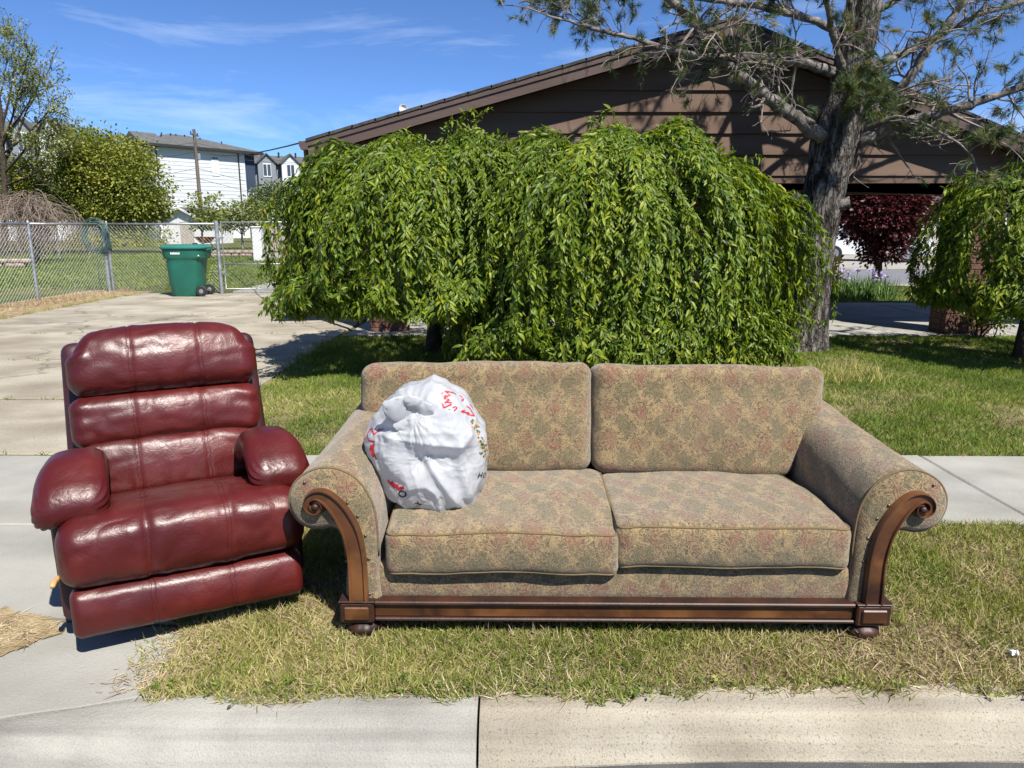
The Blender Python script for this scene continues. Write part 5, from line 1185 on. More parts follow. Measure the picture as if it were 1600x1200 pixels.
    MB().box((sg * .945 - .066, -.056, .1465), (sg * .945 + .066, .06, .153), .002).build('moulding', M['walnut_dark'], bl)
    for yy in (.0, .84):
        prof_ = [(.028, .064), (.034, .058), (.050, .050), (.059, .038), (.060, .026), (.050, .010), (.034, .001), (.012, -.002)]; P = []
        nn_ = 40
        for r_, z_ in prof_:
            for k in range(nn_):
                a = 2 * math.pi * k / nn_; lob = 1 - .07 * (abs(math.cos(a * 4)) ** 8) * (1 if .005 < z_ < .06 else .3); P.append((sg * .93 + r_ * lob * math.cos(a), .0 + yy + r_ * lob * math.sin(a), z_))
        mb = MB(); m_ = len(prof_); mb.add(P, [(i * nn_ + k, i * nn_ + (k + 1) % nn_, (i + 1) * nn_ + (k + 1) % nn_, (i + 1) * nn_ + k) for i in range(m_ - 1) for k in range(nn_)] + [tuple(range(nn_)), tuple((m_ - 1) * nn_ + k for k in range(nn_))[::-1]])
        mb.build('foot', M['walnut_dark'], sofa, True)
rl = MB().box((-.882, -.030, .082), (.882, .03, .132), .003).build('front_rail', M['walnut'], sofa)
MB().box((-.882, -.045, .1325), (.882, .03, .148), .004).build('moulding', M['walnut_dark'], rl)
MB().box((-.882, -.042, .068), (.882, .03, .0815), .004).build('moulding', M['walnut_dark'], rl)

# ---------------------------------------------------------------- recliner
def leather(name, c0, c1, rough):
    m = bpy.data.materials.new(name); m.use_nodes = True; t = m.node_tree; N = t.nodes; K = t.links.new; b = N['Principled BSDF']
    tcn = N.new('ShaderNodeTexCoord'); O = tcn.outputs['Object']
    def noise(sc, det=3, dist=0.0):
        n = N.new('ShaderNodeTexNoise'); n.inputs['Scale'].default_value = sc; n.inputs['Detail'].default_value = det; n.inputs['Distortion'].default_value = dist; K(O, n.inputs['Vector']); return n.outputs['Fac']
    n1 = noise(4, 6); r = N.new('ShaderNodeValToRGB'); r.color_ramp.elements[0].position = .3; r.color_ramp.elements[1].position = .72
    r.color_ramp.elements[0].color = (*c0, 1); r.color_ramp.elements[1].color = (*c1, 1); K(n1, r.inputs[0]); K(r.outputs[0], b.inputs['Base Color'])
    mr = N.new('ShaderNodeMapRange'); mr.inputs['To Min'].default_value = rough - .07; mr.inputs['To Max'].default_value = rough + .12; K(noise(9, 5), mr.inputs['Value']); K(mr.outputs[0], b.inputs['Roughness'])
    set_in(b, 'Specular IOR Level', .48)
    def mth(op, a, b_):
        n = N.new('ShaderNodeMath'); n.operation = op
        for i, v in enumerate((a, b_)):
            if isinstance(v, (int, float)): n.inputs[i].default_value = v
            else: K(v, n.inputs[i])
        return n.outputs[0]
    # long soft creases: ridges of a distorted noise, and a fine grain
    ab = N.new('ShaderNodeMath'); ab.operation = 'ABSOLUTE'; K(mth('SUBTRACT', noise(6.5, 3, 1.2), .5), ab.inputs[0])
    cre = mth('MINIMUM', mth('MULTIPLY', ab.outputs[0], 9.0), 1.0)
    ab2 = N.new('ShaderNodeMath'); ab2.operation = 'ABSOLUTE'; K(mth('SUBTRACT', noise(17, 3, .8), .5), ab2.inputs[0])
    cre2 = mth('MINIMUM', mth('MULTIPLY', ab2.outputs[0], 7.0), 1.0)
    vo = N.new('ShaderNodeTexVoronoi'); vo.feature = 'DISTANCE_TO_EDGE'; vo.inputs['Scale'].default_value = 42
    nw = N.new('ShaderNodeTexNoise'); nw.inputs['Scale'].default_value = 20; nw.inputs['Detail'].default_value = 4; K(O, nw.inputs['Vector'])
    sv = N.new('ShaderNodeVectorMath'); sv.operation = 'SCALE'; sv.inputs['Scale'].default_value = .05; K(nw.outputs['Color'], sv.inputs[0])
    av = N.new('ShaderNodeVectorMath'); av.operation = 'ADD'; K(O, av.inputs[0]); K(sv.outputs[0], av.inputs[1]); K(av.outputs[0], vo.inputs['Vector'])
    ck = mth('MULTIPLY', mth('MINIMUM', mth('MULTIPLY', vo.outputs['Distance'], 8.0), 1.0), mth('MINIMUM', mth('MULTIPLY', noise(5, 3), .9), .55))
    h = mth('ADD', mth('ADD', mth('ADD', cre, mth('MULTIPLY', cre2, .35)), mth('MULTIPLY', noise(330, 2), .30)), ck)
    # faded, scuffed patches
    fd = N.new('ShaderNodeValToRGB'); fd.color_ramp.elements[0].position = .54; fd.color_ramp.elements[1].position = .72; fd.color_ramp.elements[1].color = (.45, .45, .45, 1); K(noise(7.3, 8), fd.inputs[0])
    fm = N.new('ShaderNodeMix'); fm.data_type = 'RGBA'; K(fd.outputs[0], fm.inputs[0]); K(r.outputs[0], fm.inputs[6]); fm.inputs[7].default_value = (c1[0] * 1.3, c1[1] * 2.1, c1[2] * 1.8, 1); K(fm.outputs[2], b.inputs['Base Color'])
    bu = N.new('ShaderNodeBump'); bu.inputs['Strength'].default_value = .17; bu.inputs['Distance'].default_value = .003; K(h, bu.inputs['Height']); K(bu.outputs[0], b.inputs['Normal'])
    return m
M['leather'] = leather('leather', (.046, .0036, .0034), (.084, .0078, .0064), .38)
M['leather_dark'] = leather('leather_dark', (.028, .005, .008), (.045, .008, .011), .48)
M['knob_wood'] = smat('knob_wood', (.50, .28, .11), 12, 5, .4)
ra = R_(28)
rec = thing('recliner', 'burgundy leather recliner armchair with three-tier cushioned back, standing askew beside the sofa', 'armchair', (-1.16, 2.47, 0.014), ra)
SEAM = .133
def seams(q, ax_amp=.006, at=(-SEAM, SEAM)):
    g_ = np.zeros(len(q))
    for s_ in at:
        d = q[:, 0] - s_
        g_ += -.6 * np.exp(-(d / .008) ** 2) + .12 * np.exp(-((np.abs(d) - .020) / .010) ** 2)
    return g_ * ax_amp
def rec_part(name, half, r, n, ctr, tilt, fn, mat='leather', parent=None, rz=0):
    mb = soft_box(half, r, n, fn); o = mb.build(name, M[mat], parent or rec, True); o.location = ctr; o.rotation_euler = (R_(tilt), 0, R_(rz))
    if name in ('footrest', 'seat', 'lower_back_cushion', 'middle_back_cushion', 'head_cushion'):       # stitched double seams
        bv = BVHTree.FromPolygons([Vector(v) for v in mb.v], mb.f)
        for s_ in (-SEAM, SEAM):
            for off in (-.007, .007):
                pts = []
                for an in np.linspace(R_(95), R_(265), 46):
                    dv = Vector((0, math.cos(an), math.sin(an))); h_ = bv.ray_cast(Vector((s_ + off + .003 * math.sin(an * 9), 0, 0)) + dv * 1.0, -dv)
                    if h_[0] is not None: pts.append(np.array(h_[0]) + np.array(dv) * .0004)
                if len(pts) > 4: MB().tube(pts, .0013, 5).build('seam', M['leather'], o, True)
    return o
def push_norm(q, amp):          # push along the direction out of the box centre axis (y,z plane)
    l = np.sqrt(q[:, 1] ** 2 + q[:, 2] ** 2) + 1e-6; amp = amp * np.clip(l / .05, 0, 1)
    q[:, 1] += q[:, 1] / l * amp; q[:, 2] += q[:, 2] / l * amp; return q
def wrinkles(q, sd, amp=.004): return .42 * vnoise(q * np.array([2.2, .8, .8]), 7, sd, 3) * amp + (1 - np.abs(vnoise(q * np.array([1, 1.3, 1.3]), 9, sd + 9, 2)) * 3).clip(0, 1) * -amp * .7
def f_foot(q):
    q = q.copy(); x, z = q[:, 0].copy(), q[:, 2].copy()
    q[:, 1] -= .022 * (1 - (z / .085) ** 2) * np.clip(-q[:, 1] / .05, 0, 1) * (1 - .3 * (x / .39) ** 2)
    q = push_norm(q, seams(q, .005) + wrinkles(q, 1, .003)); q[:, 2] -= .006 * np.sin(x * 3); return q
rec_part('footrest', (.392, .05, .090), .034, (90, 10, 22), (0, .05, .160), -4, f_foot)
def f_seat(q):
    q = q.copy(); x, y, z = q[:, 0].copy(), q[:, 1].copy(), q[:, 2].copy()
    q[:, 2] += np.clip(z / .06, 0, 1) * (.018 * (1 - (x / .41) ** 2) - .085 * ssm(y, -.12, .30)) + np.clip(z / .06, 0, 1) * .012 * ssm(-y, .05, .25)
    q[:, 1] -= .028 * np.clip(-y / .15, 0, 1) * (1 - (z / .12) ** 2)
    q[:, 2] -= np.clip(-z / .06, 0, 1) * .008 * np.cos(x * 5)
    q = push_norm(q, seams(q, .006) + wrinkles(q, 5, .005) + .006 * np.sin(x * 60 + 4 * vnoise(q, 5, 2)) * np.exp(-((np.abs(x) - SEAM) / .05) ** 2) * (y < -.12)); return q
rec_part('seat', (.415, .32, .118), .075, (96, 60, 24), (0, .325, .362), 0, f_seat)
for sg in (-1, 1):
    def f_arm(q, sg=sg):
        q = q.copy(); x, y, z = q[:, 0].copy(), q[:, 1].copy(), q[:, 2].copy()
        q[:, 2] -= .085 * ssm(-y, .04, .27) ** 1.5 + .085 * ssm(y, .0, .25)
        q[:, 0] *= 1 + .12 * ssm(-y, -.05, .2) - .12 * ssm(y, .05, .25)
        q[:, 2] -= .030 * np.clip(sg * x / .11, 0, 1) ** 2
        ang = np.arctan2(z, x); ft = ssm(-y, .17, .235)
        k = 1 + .028 * np.sin(ang * 26 + 2 * vnoise(q, 9, 3)) * ft; q[:, 0] *= k; q[:, 2] *= k
        q += wrinkles(q, 30 + sg, .004)[:, None] * np.array([.6, .2, 1]); return q
    rec_part('armrest', (.108, .26, .070), .062, (30, 60, 26), (sg * .348, .36, .598), 0, f_arm, rz=sg * 3)
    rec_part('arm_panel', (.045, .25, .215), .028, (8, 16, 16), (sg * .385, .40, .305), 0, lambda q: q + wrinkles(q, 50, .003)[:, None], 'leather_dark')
def f_low(q):
    q = q.copy(); x, z = q[:, 0].copy(), q[:, 2].copy(); q[:, 1] -= .028 * np.clip(-q[:, 1] / .05, 0, 1) * (1 - (z / .13) ** 2) * (1 - (x / .36) ** 2)
    e = ssm(np.abs(x), .19, .345); q[:, 2] *= 1 - .16 * e
    q = push_norm(q, seams(q, .006) + wrinkles(q, 12, .005) + .005 * np.sin(z * 90 + x * 8) * e); return q
rec_part('lower_back_cushion', (.345, .095, .128), .052, (84, 14, 28), (0, .665, .488), -14, f_low)
def f_mid(q):
    q = q.copy(); x, z = q[:, 0].copy(), q[:, 2].copy(); e = ssm(np.abs(x), .2, .36)
    q[:, 1] -= .026 * np.clip(-q[:, 1] / .05, 0, 1) * (1 - (z / .1) ** 2) * (1 - (x / .37) ** 2)
    q[:, 2] += -.012 * np.clip(z / .05, 0, 1) * e; q = push_norm(q, seams(q, .006) + wrinkles(q, 15, .006) + .004 * np.sin(z * 80 + x * 10) * e); return q
rec_part('middle_back_cushion', (.372, .10, .112), .055, (84, 14, 24), (.006, .722, .685), -14, f_mid)
def f_head(q):
    q = q.copy(); x, z = q[:, 0].copy(), q[:, 2].copy()
    q[:, 0] *= 1 - .13 * ssm(z, .0, .135); q[:, 1] -= .045 * np.clip(-q[:, 1] / .05, 0, 1) * (1 - ((z + .02) / .16) ** 2) * (1 - .6 * (x / .36) ** 2)
    q[:, 2] -= .030 * np.clip(z / .07, 0, 1) * (np.abs(x) / .36) ** 3; e = ssm(np.abs(x), .24, .36)
    q = push_norm(q, seams(q, .007) + wrinkles(q, 18, .006) + .003 * np.sin(z * 70) * e); return q
rec_part('head_cushion', (.372, .115, .148), .072, (88, 18, 32), (.012, .79, .918), -13, f_head)
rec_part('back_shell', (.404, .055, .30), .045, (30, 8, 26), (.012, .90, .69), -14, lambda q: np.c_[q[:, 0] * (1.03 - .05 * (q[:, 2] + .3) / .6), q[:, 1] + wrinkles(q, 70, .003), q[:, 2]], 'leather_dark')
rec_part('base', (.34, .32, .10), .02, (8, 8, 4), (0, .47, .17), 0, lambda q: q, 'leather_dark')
for sx_ in (-.28, .28):
    for sy_ in (.22, .74): MB().box((sx_ - .03, sy_ - .03, .0), (sx_ + .03, sy_ + .03, .08), .005).build('foot', M['cambric'], rec)
MB().tube([(-.40, .16, .27), (-.425, .12, .275), (-.435, .08, .278), (-.437, .05, .279)], [.008, .009, .011, .008], 10).build('lever_handle', M['knob_wood'], rec, True)

# ---------------------------------------------------------------- plastic bag on the sofa
M['bag'] = smat('bag_plastic', [(.3, (.60, .61, .63)), (.7, (.66, .67, .685))], 6, 4, .28, .10, 30, spec=.5, transl=.5, bdist=.004)
for nd in M['bag'].node_tree.nodes:
    if nd.type == 'MIX' : nd.inputs[7].default_value = (1, 1, 1, 1)
M['print_red'] = smat('print_red', (.42, .02, .035), 20, 2, .4); M['print_black'] = smat('print_black', (.02, .02, .022), 20, 2, .4)
M['print_green'] = smat('print_green', [(.35, (.03, .07, .03)), (.65, (.06, .12, .05))], 40, 2, .4); M['print_orange'] = smat('print_orange', (.55, .22, .03), 20, 2, .4); M['print_grey'] = smat('print_grey', (.28, .28, .30), 20, 2, .5)
BY = 2.78; OUT = [(572, 684), (580, 664), (596, 640), (612, 620), (634, 606), (656, 598), (676, 592), (700, 598), (722, 612), (738, 630), (750, 655), (760, 684), (762, 712), (757, 740), (748, 764), (738, 788), (722, 797), (690, 799), (662, 792), (634, 780), (612, 764), (594, 738), (580, 710)]
c0 = on_y(668, 700, BY); op = np.array([on_y(x, y, BY) - c0 for x, y in OUT]); oa = np.arctan2(op[:, 2], op[:, 0]); orr = np.hypot(op[:, 0], op[:, 2]); s_ = np.argsort(oa); oa = oa[s_]; orr = orr[s_]
oa = np.r_[oa - 2 * math.pi, oa, oa + 2 * math.pi]; orr = np.tile(orr, 3)
def bag_surface(th, ph):                       # th round the outline, ph from front pole (-pi/2) to back pole
    r0 = np.interp(np.mod(th + math.pi, 2 * math.pi) - math.pi, oa, orr); cp = np.cos(ph); sp2 = np.sin(ph)
    k = np.abs(cp) ** .78; x = np.cos(th) * r0 * k; z_ = np.sin(th) * r0 * k; y = .185 * np.sign(sp2) * np.abs(sp2) ** .85
    return np.c_[x, y, z_]
nt_, np_ = 260, 130
TH_, PH_ = np.meshgrid(np.linspace(-math.pi, math.pi, nt_, endpoint=False), np.linspace(-math.pi / 2 + .012, math.pi / 2 - .012, np_), indexing='ij')
B = bag_surface(TH_.ravel(), PH_.ravel())
nr = B / np.array([.245, .185, .235]) ** 2; nr /= np.linalg.norm(nr, axis=1, keepdims=True)
knot = on_y(654, 636, BY) - c0; knot[1] = -.105
dk = B - knot; dist = np.linalg.norm(dk, axis=1); al = np.arctan2(dk[:, 2], dk[:, 0])
front = np.clip(-B[:, 1] / .08, 0, 1)
def rdg(P, sc, seed): return 1 - np.abs(vnoise(P, sc, seed, 2)) * 2.6
tri = np.zeros(len(B)); rs_ = np.random.default_rng(4)
for k in range(14):
    dv = rs_.normal(size=3); dv /= np.linalg.norm(dv); fq = rs_.uniform(4, 13); wob = vnoise(B, 5, 90 + k, 1) * .25
    tri += (np.abs(np.mod(B @ dv * fq + rs_.random() + wob, 1.0) - .5) - .25) * (.075 / fq)
d = tri * 1.35 + .0025 * np.clip(rdg(B, 26, 95), 0, 1) ** 4 + .0035 * np.clip(rdg(B * np.array([1, 1, .5]), 15, 96), 0, 1) ** 4 + .008 * vnoise(B, 6, 81, 1) + .012 * np.clip(rdg(B, 6, 82), 0, 1) ** 2 + .003 * np.clip(rdg(B, 15, 83), 0, 1) ** 2
d += .004 * np.sin(al * 17 + 3 * vnoise(B, 6, 84)) * np.exp(-dist / .16) + .002 * np.sin(al * 41 + 5 * vnoise(B, 9, 86)) * np.exp(-dist / .12)
d -= .03 * np.exp(-(dist / .035) ** 2)
def px_local(x, y): return (on_y(x, y, BY - .15) - c0)[[0, 2]]
e0, e1 = px_local(610, 684), px_local(716, 698); ev = e1 - e0; t_ = np.clip(((B[:, [0, 2]] - e0) @ ev) / (ev @ ev), 0, 1)
rel = B[:, [0, 2]] - (e0 + t_[:, None] * ev); up_ = rel @ np.array([-ev[1], ev[0]]) / np.linalg.norm(ev); dl = np.linalg.norm(rel, axis=1)
d += front * (.022 * np.exp(-(dl / .022) ** 2) * .8 - .045 * np.exp(-((up_ + .07) / .055) ** 2) * np.exp(-((t_ - .6) / .5) ** 2) * (up_ < 0) * np.exp(-(dl / .12) ** 2))
f0, f1 = px_local(716, 698), px_local(735, 790); fv = f1 - f0; t2 = np.clip(((B[:, [0, 2]] - f0) @ fv) / (fv @ fv), 0, 1); dl2 = np.linalg.norm(B[:, [0, 2]] - (f0 + t2[:, None] * fv), axis=1)
d += front * .022 * np.exp(-(dl2 / .018) ** 2)
f0, f1 = px_local(668, 715), px_local(722, 795); fv = f1 - f0; t2 = np.clip(((B[:, [0, 2]] - f0) @ fv) / (fv @ fv), 0, 1); dl3 = np.linalg.norm(B[:, [0, 2]] - (f0 + t2[:, None] * fv), axis=1)
d += front * .020 * np.exp(-(dl3 / .016) ** 2)
edge = np.abs(np.cos(PH_.ravel())) ** 4
B = B + nr * (d * (1 - .35 * edge))[:, None]
bag = thing('plastic_bag', 'knotted white plastic carrier bag with red script print lying on the sofa seat', 'bag', tuple(c0))
mb = MB(); mb.grid(B, nt_, np_, closed_u=True); mb.f.append(tuple(i * np_ for i in range(nt_))); mb.f.append(tuple(i * np_ + np_ - 1 for i in range(nt_))[::-1])
body = mb.build('body', M['bag'], bag, True)
# knot: crumpled ears of plastic
for (a0, ln, wd, sd) in ((150, .12, .05, 1), (30, .085, .034, 2), (100, .085, .042, 3), (205, .085, .034, 4), (65, .07, .028, 5)):
    n1, n2 = 16, 22; P = []
    dirv = np.array([math.cos(R_(a0)), -.45, math.sin(R_(a0))]); sdv = np.cross(dirv, (0, 1, 0)); sdv /= np.linalg.norm(sdv)
    for i in range(n1):
        t = i / (n1 - 1); w = wd * (.22 + .95 * math.sin(math.pi * min(1, t * 1.05)) ** .7) * (1 if t < .95 else .8)
        for j in range(n2):
            a = 2 * math.pi * j / n2; P.append(knot + np.array([0, -.012, 0]) + dirv * ln * t + sdv * w * math.cos(a) + np.array([0, -1, .25]) * w * .35 * math.sin(a))
    P = np.array(P); P += (rdg(P, 34, sd)[:, None] * .007 + vnoise(P, 60, sd)[:, None] * .004) * rand_unit(1)[0]
    P += np.c_[vnoise(P, 40, sd + 5), vnoise(P, 40, sd + 6), vnoise(P, 40, sd + 7)] * .008
    mb = MB(); mb.grid(P, n1, n2); mb.f += [(i * n2 + n2 - 1, (i + 1) * n2 + n2 - 1, (i + 1) * n2, i * n2) for i in range(n1 - 1)]
    mb.f.append(tuple((n1 - 1) * n2 + j for j in range(n2))); mb.build('knot_ear', M['bag'], bag, True)
# print: ribbons laid on the surface
bvh = BVHTree.FromPolygons([Vector(v) + Vector(c0) for v in mb.v] if False else [Vector(p) + Vector(c0) for p in B], [tuple(f) for f in body.data.polygons and [tuple(p.vertices) for p in body.data.polygons]])
def on_bag(zx, zy):
    x, y = 560 + zx / 5.218, 580 + zy / 5.218; r_ = ray(x, y); h = bvh.ray_cast(Vector((0, 0, CAM_H)), Vector(r_))
    if h[0] is None: return None, None
    n = np.array(h[1]); n = n if n @ r_ < 0 else -n
    return np.array(h[0]) - np.array(c0) + n * .0016, n
def stroke(mb, pts, w):
    q = []
    for (a, b) in zip(pts[:-1], pts[1:]):
        m = max(2, int(math.hypot(b[0] - a[0], b[1] - a[1]) / 8))
        for k in range(m): q.append((a[0] + (b[0] - a[0]) * k / m, a[1] + (b[1] - a[1]) * k / m))
    q.append(pts[-1]); S3 = []; NN = []
    for zx, zy in q:
        p, n = on_bag(zx, zy)
        if p is not None: S3.append(p); NN.append(n)
    if len(S3) < 2: return
    S3 = np.array(S3); tg_ = np.gradient(S3, axis=0); sd = np.cross(tg_, np.array(NN)); sd /= np.linalg.norm(sd, axis=1, keepdims=True) + 1e-9
    n = len(S3); V = np.concatenate([S3 - sd * w, S3 + sd * w]); mb.add(V, [(i, i + 1, n + i + 1, n + i) for i in range(n - 1)])
for s_pts, w in (([(695, 172), (672, 190), (690, 205), (735, 200), (700, 222), (742, 235), (705, 255), (760, 258)], .0032), ([(680, 262), (700, 300), (758, 272)], .0036), ([(705, 160), (748, 200), (722, 165), (775, 178), (795, 190)], .0026), ([(768, 300), (790, 290), (805, 300), (778, 325)], .0024),
                 ([(835, 330), (868, 318), (845, 335), (905, 340), (880, 350), (945, 366), (905, 300), (880, 285)], .0026), ([(836, 222), (856, 246)], .002), ([(862, 222), (838, 246)], .002), ([(905, 270), (930, 300)], .002), ([(820, 196), (850, 215)], .002),
                 ([(118, 462), (92, 480), (72, 520), (85, 565), (135, 575)], .0036), ([(112, 468), (128, 520), (180, 468)], .0030), ([(205, 470), (165, 500)], .0026), ([(110, 600), (100, 640), (125, 700)], .006), ([(128, 590), (118, 640), (150, 720)], .005), ([(240, 890), (290, 940), (330, 930)], .006), ([(270, 900), (330, 960), (375, 945)], .006)):
    red = MB(); stroke(red, s_pts, w)
    if red.f: red.build('red_stroke', M['print_red'], body)
for s_pts, w in (([(987, 826), (972, 872)], .0030), ([(1012, 822), (998, 868)], .0030), ([(980, 850), (1006, 844)], .0024), ([(1030, 828), (1018, 840), (1016, 856), (1026, 866), (1036, 850), (1034, 832), (1030, 828)], .0022), ([(460, 1075), (520, 1085)], .003), ([(470, 1095), (500, 1105)], .003), ([(735, 318), (748, 316)], .0018), ([(820, 1120), (836, 1108)], .003),
                 ([(345, 975), (330, 1000), (350, 1025), (385, 1015), (385, 985), (345, 975)], .0035), ([(480, 1060), (500, 1095)], .0028)):
    blk = MB(); stroke(blk, s_pts, w)
    if blk.f: blk.build('black_stroke', M['print_black'], body)
fin = MB()
for (xa, ya, xb, yb_) in ((365, 380, 330, 470), (350, 410, 318, 500), (330, 470, 345, 545), (312, 490, 325, 540), (350, 545, 440, 610), (365, 560, 455, 635), (400, 600, 450, 645)):
    n_ = 9
    for k in range(n_):
        if k % 3 == 2: continue
        a, b = k / n_, (k + .72) / n_; stroke(fin, [(xa + (xb - xa) * a, ya + (yb_ - ya) * a), (xa + (xb - xa) * b, ya + (yb_ - ya) * b)], .0011)
tag(fin.build('fine_print', M['print_grey'], body), kind='stuff')
gr, og = MB(), MB(); rs = random.Random(5)
for k in range(46):
    t = rs.random(); x = 925 + 105 * math.sin(t * 1.5) + rs.uniform(-22, 14); y = 395 + 300 * t; a = rs.uniform(0, 6.28); l_ = rs.uniform(10, 26)
    stroke(gr if k % 3 else og, [(x, y), (x + l_ * math.cos(a) * .5, y + l_ * math.sin(a) * .5), (x + l_ * math.cos(a + .5), y + l_ * math.sin(a + .5))], rs.uniform(.002, .0042))
tag(gr.build('leaf_print', M['print_green'], body), kind='stuff'); tag(og.build('leaf_print', M['print_orange'], body), kind='stuff')
# ---------------------------------------------------------------- grass
rng = np.random.default_rng(77); random.seed(77)
def inside(P, poly):
    x, y = P[:, 0], P[:, 1]; r = np.zeros(len(P), bool); n = len(poly)
    for i in range(n):
        (x0, y0), (x1, y1) = poly[i], poly[(i + 1) % n]
        c = ((y0 > y) != (y1 > y)) & (x < (x1 - x0) * (y - y0) / (y1 - y0 + 1e-12) + x0); r ^= c
    return r
def blades(name, poly, dens, h, w, mat, tilt=.5, dry=0.5, seed=0, keep=None, label_kind='stuff', z=.004, patch=.0):
    poly = np.array(poly); lo, hi = poly.min(0), poly.max(0); n = int(np.prod(hi - lo) * dens)
    P = np.c_[lo + rng.random((n, 2)) * (hi - lo), np.zeros(n)]; ok = inside(P + np.c_[vnoise(P, 9, 5), vnoise(P, 9, 6), np.zeros(n)] * .05, poly)
    cl = vnoise(P, 2.2, seed + 1, 3); ok &= rng.random(n) < np.clip(.75 + cl * 1.3, .22, 1)
    if keep is not None: ok &= keep(P)
    P = P[ok]; cl = cl[ok]; n = len(P); P[:, 2] = np.where(P[:, 1] < 2.19, .011, z)
    d = np.c_[rng.normal(size=(n, 2)) * tilt + np.c_[vnoise(P, 6, seed + 3), vnoise(P, 6, seed + 4)] * .5, np.ones(n)]
    hh = rng.uniform(h[0], h[1], n) * (1 + .5 * vnoise(P, 3.1, seed + 7, 2))
    rn = np.clip(dry + .45 * vnoise(P, 1.3, seed + 9, 3) + .2 * vnoise(P, 7, seed + 11, 2) + rng.normal(size=n) * .2, 0, 1)
    o = scatter(name, BLADE_V, BLADE_T, P, frames(d, np.c_[rng.normal(size=(n, 2)), np.full(n, .15)]), np.c_[rng.uniform(w[0], w[1], n), hh, hh], mat, None, rn)
    return tag(o, kind=label_kind)
def not_under(P):        # trodden thin under the sofa, none inside its feet
    u = (P[:, 0] > -.52) & (P[:, 0] < 1.28) & (P[:, 1] > 2.56) & (P[:, 1] < 3.3)
    return ~(u & (rng.random(len(P)) < .6))
front = [(-1.17, 2.10), (-.85, 2.075), (-.6, 2.10), (-.3, 2.105), (-.2, 2.06), (-.1, 2.11), (.15, 2.09), (.35, 2.06), (.5, 2.12), (1.0, 2.15), (1.6, 2.135), (2.2, 2.15), (4.6, 2.16), (4.6, 3.52), (-1.68, 3.52), (-1.42, 2.95), (-1.28, 2.55), (-1.2, 2.36)]
g1 = blades('grass', front, 21000, (.022, .050), (.0026, .0046), M['grass'], .75, .58, 1, not_under); tag(g1, 'dry yellow-green grass of the verge between kerb and sidewalk', 'grass')
g2 = blades('grass', front, 7000, (.03, .07), (.0022, .0038), M['straw'], 1.9, .5, 3, not_under); tag(g2, 'dead straw-coloured grass lying through the verge', 'grass')
mid = [(-2.33, 4.63), (9.8, 4.63), (9.8, 10.0), (-2.33, 10.0)]
g3 = blades('grass', mid, 5200, (.03, .065), (.004, .0075), M['grass_lush'], .7, .50, 5); tag(g3, 'green front lawn between the sidewalk and the carport', 'grass')
g3b = blades('grass', [(-2.33, 4.63), (4.8, 4.63), (4.8, 6.6), (-2.33, 6.6)], 3200, (.025, .05), (.003, .006), M['grass'], .9, .62, 6); tag(g3b, 'yellowish grass along the sidewalk behind the sofa', 'grass')
g4 = blades('grass', [(-26, 17.4), (-3.2, 17.4), (-3.2, 40), (-26, 40)], 110, (.05, .14), (.016, .035), M['grass_lush'], .8, .42, 8); tag(g4, 'mown back yard grass beyond the chain-link fence', 'grass')
g5 = blades('grass', [(-9.55, 9.5), (-8.9, 9.5), (-8.75, 17.2), (-9.6, 17.2)], 900, (.03, .12), (.005, .01), M['straw'], .9, .5, 9); tag(g5, 'dry weeds along the foot of the driveway fence', 'grass')
g6 = blades('grass', [(6.5, 14.5), (16, 14.5), (16, 18.2), (6.5, 18.2)], 350, (.04, .09), (.01, .02), M['grass_lush'], .7, .45, 10); tag(g6, 'green lawn strip beyond the carport floor', 'grass')
# longer tufts, weeds on the kerb, in the joints, round the cherry
P = []; D = []; Hh = []; Rn = []
def tuftg(x, y, n, h, spread, lean=.5, r=(.1, .7), z=.004):
    for k in range(n):
        P.append((x + random.gauss(0, spread), y + random.gauss(0, spread), z)); D.append((random.gauss(0, lean), random.gauss(0, lean), 1)); Hh.append(random.uniform(.5, 1.1) * h); Rn.append(random.uniform(*r))
for k in range(70): tuftg(random.uniform(-1.0, 3.2), random.uniform(2.2, 3.4), 22, random.uniform(.06, .10), .02, .55, (.15, .6))
for k in range(46): tuftg(random.uniform(-1.05, 3.0), 2.15 + random.uniform(-.02, .02), 14, .06, .022, .9, (.2, .8))
for k in range(60): tuftg(-1.2 + random.uniform(-.12, .06), random.uniform(2.2, 2.6), 8, .05, .02, 1.0, (.3, .9))
for k in range(14): tuftg(2.12 + random.gauss(0, .06), 2.36 + random.gauss(0, .04), 16, .10, .02, .5, (.0, .3))
for k in range(120): tuftg(random.uniform(2.6, 3.7), random.uniform(6.9, 7.6), 14, .15, .05, .6, (.45, .95))
for k in range(30): tuftg(random.uniform(-2.4, -2.3), random.uniform(4.8, 9.5), 20, .12, .05, .5, (.1, .5))
for k in range(80): tuftg(random.choice((-6.4, -5.9, -4.1, -3.3, -2.8)) + random.gauss(0, .25), random.choice((4.655, 6.25, 8.1, 10.2)) + .01 + random.gauss(0, .012), 8, .055, .02, .9, (.1, .5), .0)
for k in range(40): tuftg(random.uniform(-8.4, -8.15), random.uniform(11, 16.5), 12, .09, .06, .7, (.2, .7), .0)
for k in range(90): tuftg(random.uniform(1.7, 3.6), 3.5 + random.gauss(0, .012), 7, .05, .015, .9, (.2, .7))
P = np.array(P); D = np.array(D); Hh = np.array(Hh); n = len(P)
tag(scatter('grass_tufts', BLADE_V, BLADE_T, P, frames(D, np.c_[rng.normal(size=(n, 2)), np.full(n, .15)]), np.c_[np.where(P[:, 1] < 4, .0036, .007) * rng.uniform(.7, 1.3, n), Hh, Hh], M['grass'], None, np.array(Rn)), 'longer grass tufts and weeds along kerb, lawn edges and paving joints', 'grass', kind='stuff')
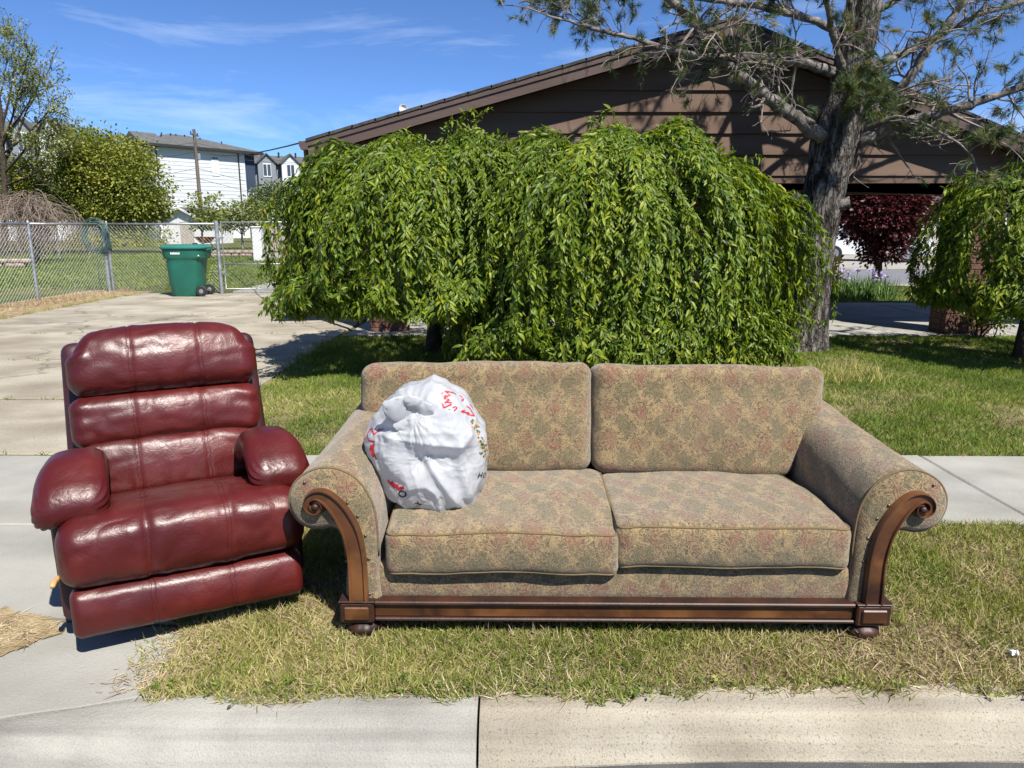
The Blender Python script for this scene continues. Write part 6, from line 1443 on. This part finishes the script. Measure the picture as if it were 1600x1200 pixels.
# broad-leaved weeds creeping over the kerb
P = []; D = []; st_ = MB()
for k in range(50):
    x = random.choice((-1.0, -.7, -.2, .1, .35, .62, 1.1, 1.7, 2.4, 2.5)) + random.gauss(0, .12); y = 2.155 + random.gauss(0, .015); ln = random.uniform(.03, .11); a = random.gauss(-1.57, .7); c0_ = np.array([x, y, .022])
    e_ = c0_ + np.array([math.cos(a) * ln, math.sin(a) * ln * .8, -.004 + random.uniform(0, .02)]); st_.tube([c0_ + [0, .02, 0], (c0_ + e_) / 2 + [0, 0, .012], e_], .0011, 3, cap=False)
    for q in range(random.randint(6, 16)):
        t = random.random(); P.append(c0_ + (e_ - c0_) * t + rng.normal(size=3) * [.008, .008, .003] + [0, 0, .008]); D.append(rng.normal(size=3) * [1, 1, .5])
P = np.array(P); D = np.array(D)
wd = thing('creeping_weeds', 'small leafy weeds creeping from the verge over the kerb', 'weeds'); tag(wd, kind='stuff')
st_.build('stems', M['vine'], wd); scatter('leaves', LEAF4_V, LEAF4_T, P, frames(D, rng.normal(size=P.shape) * .4 + [0, 0, 1]), rng.uniform(.010, .022, len(P)), M['grass_lush'], wd)
# straw litter on the verge edge, on the broken apron corner and along the fence
P = []
c_ = [on_z(0, 955)[:2], on_z(108, 985)[:2], on_z(70, 1004)[:2], on_z(0, 1030)[:2], on_z(-120, 1000)[:2]]
mb = MB(); cc = np.mean(c_, axis=0); ring = resample([tuple(p) for p in c_], 14, True); ring = ring + np.c_[vnoise(np.c_[ring, ring[:, 0] * 0], 23, 3), vnoise(np.c_[ring, ring[:, 0] * 0], 23, 4)] * .045
nr_ = len(ring); V = [(x, y, .0168) for x, y in ring] + [(*(cc + (np.array(p) - cc) * .55), .018) for p in ring] + [(*cc, .0185)]
mb.add(V, [(i, (i + 1) % nr_, nr_ + (i + 1) % nr_, nr_ + i) for i in range(nr_)] + [(nr_ + i, nr_ + (i + 1) % nr_, 2 * nr_) for i in range(nr_)])
tag(mb.build('dirt_patch', M['dry']), 'patch of dirt and dead grass in the broken apron joint', 'dirt', kind='stuff')
for k in range(300):
    t = rng.dirichlet(np.ones(5)); p = np.array(c_).T @ t; P.append((*(p + rng.normal(size=2) * .03), .0195))
for k in range(1100): P.append((-1.16 + random.gauss(0, .07), random.uniform(2.12, 2.6), .018))
for k in range(700): P.append((random.uniform(-1.1, 3.2), 2.15 + random.gauss(0, .022), .012))
for k in range(300): P.append((random.uniform(-9.2, -8.3), random.uniform(10, 17), .008))
P = np.array(P); n = len(P); D = np.c_[rng.normal(size=(n, 2)), rng.normal(size=n) * .07]
tag(scatter('straw_litter', BLADE_V, BLADE_T, P, frames(D, np.tile([0, 0, 1.0], (n, 1)) + rng.normal(size=(n, 3)) * .3), np.c_[rng.uniform(.002, .004, n), rng.uniform(.02, .06, n), np.full(n, .02)], M['straw'], None), 'dead grass clippings scattered on the concrete edges', 'clippings', kind='stuff')
# crumpled scrap of litter in the grass by the kerb
lc = on_z(1583, 1032)
lt = thing('litter_scrap', 'tiny crumpled white and red wrapper in the grass by the kerb', 'litter', (lc[0], lc[1], .03)); lt.scale = (.7, .7, .7)
soft_box((.017, .012, .008), .006, (6, 5, 4), lambda q: q + np.c_[vnoise(q, 80, 1), vnoise(q, 80, 2), vnoise(q, 80, 3)] * .012).build('wrapper', M['litter'], lt)
soft_box((.007, .006, .005), .003, (4, 4, 3), lambda q: q + np.array([.016, -.004, -.006]) + np.c_[vnoise(q, 90, 1), vnoise(q, 90, 2), vnoise(q, 90, 3)] * .008).build('wrapper_end', M['litter_red'], lt)
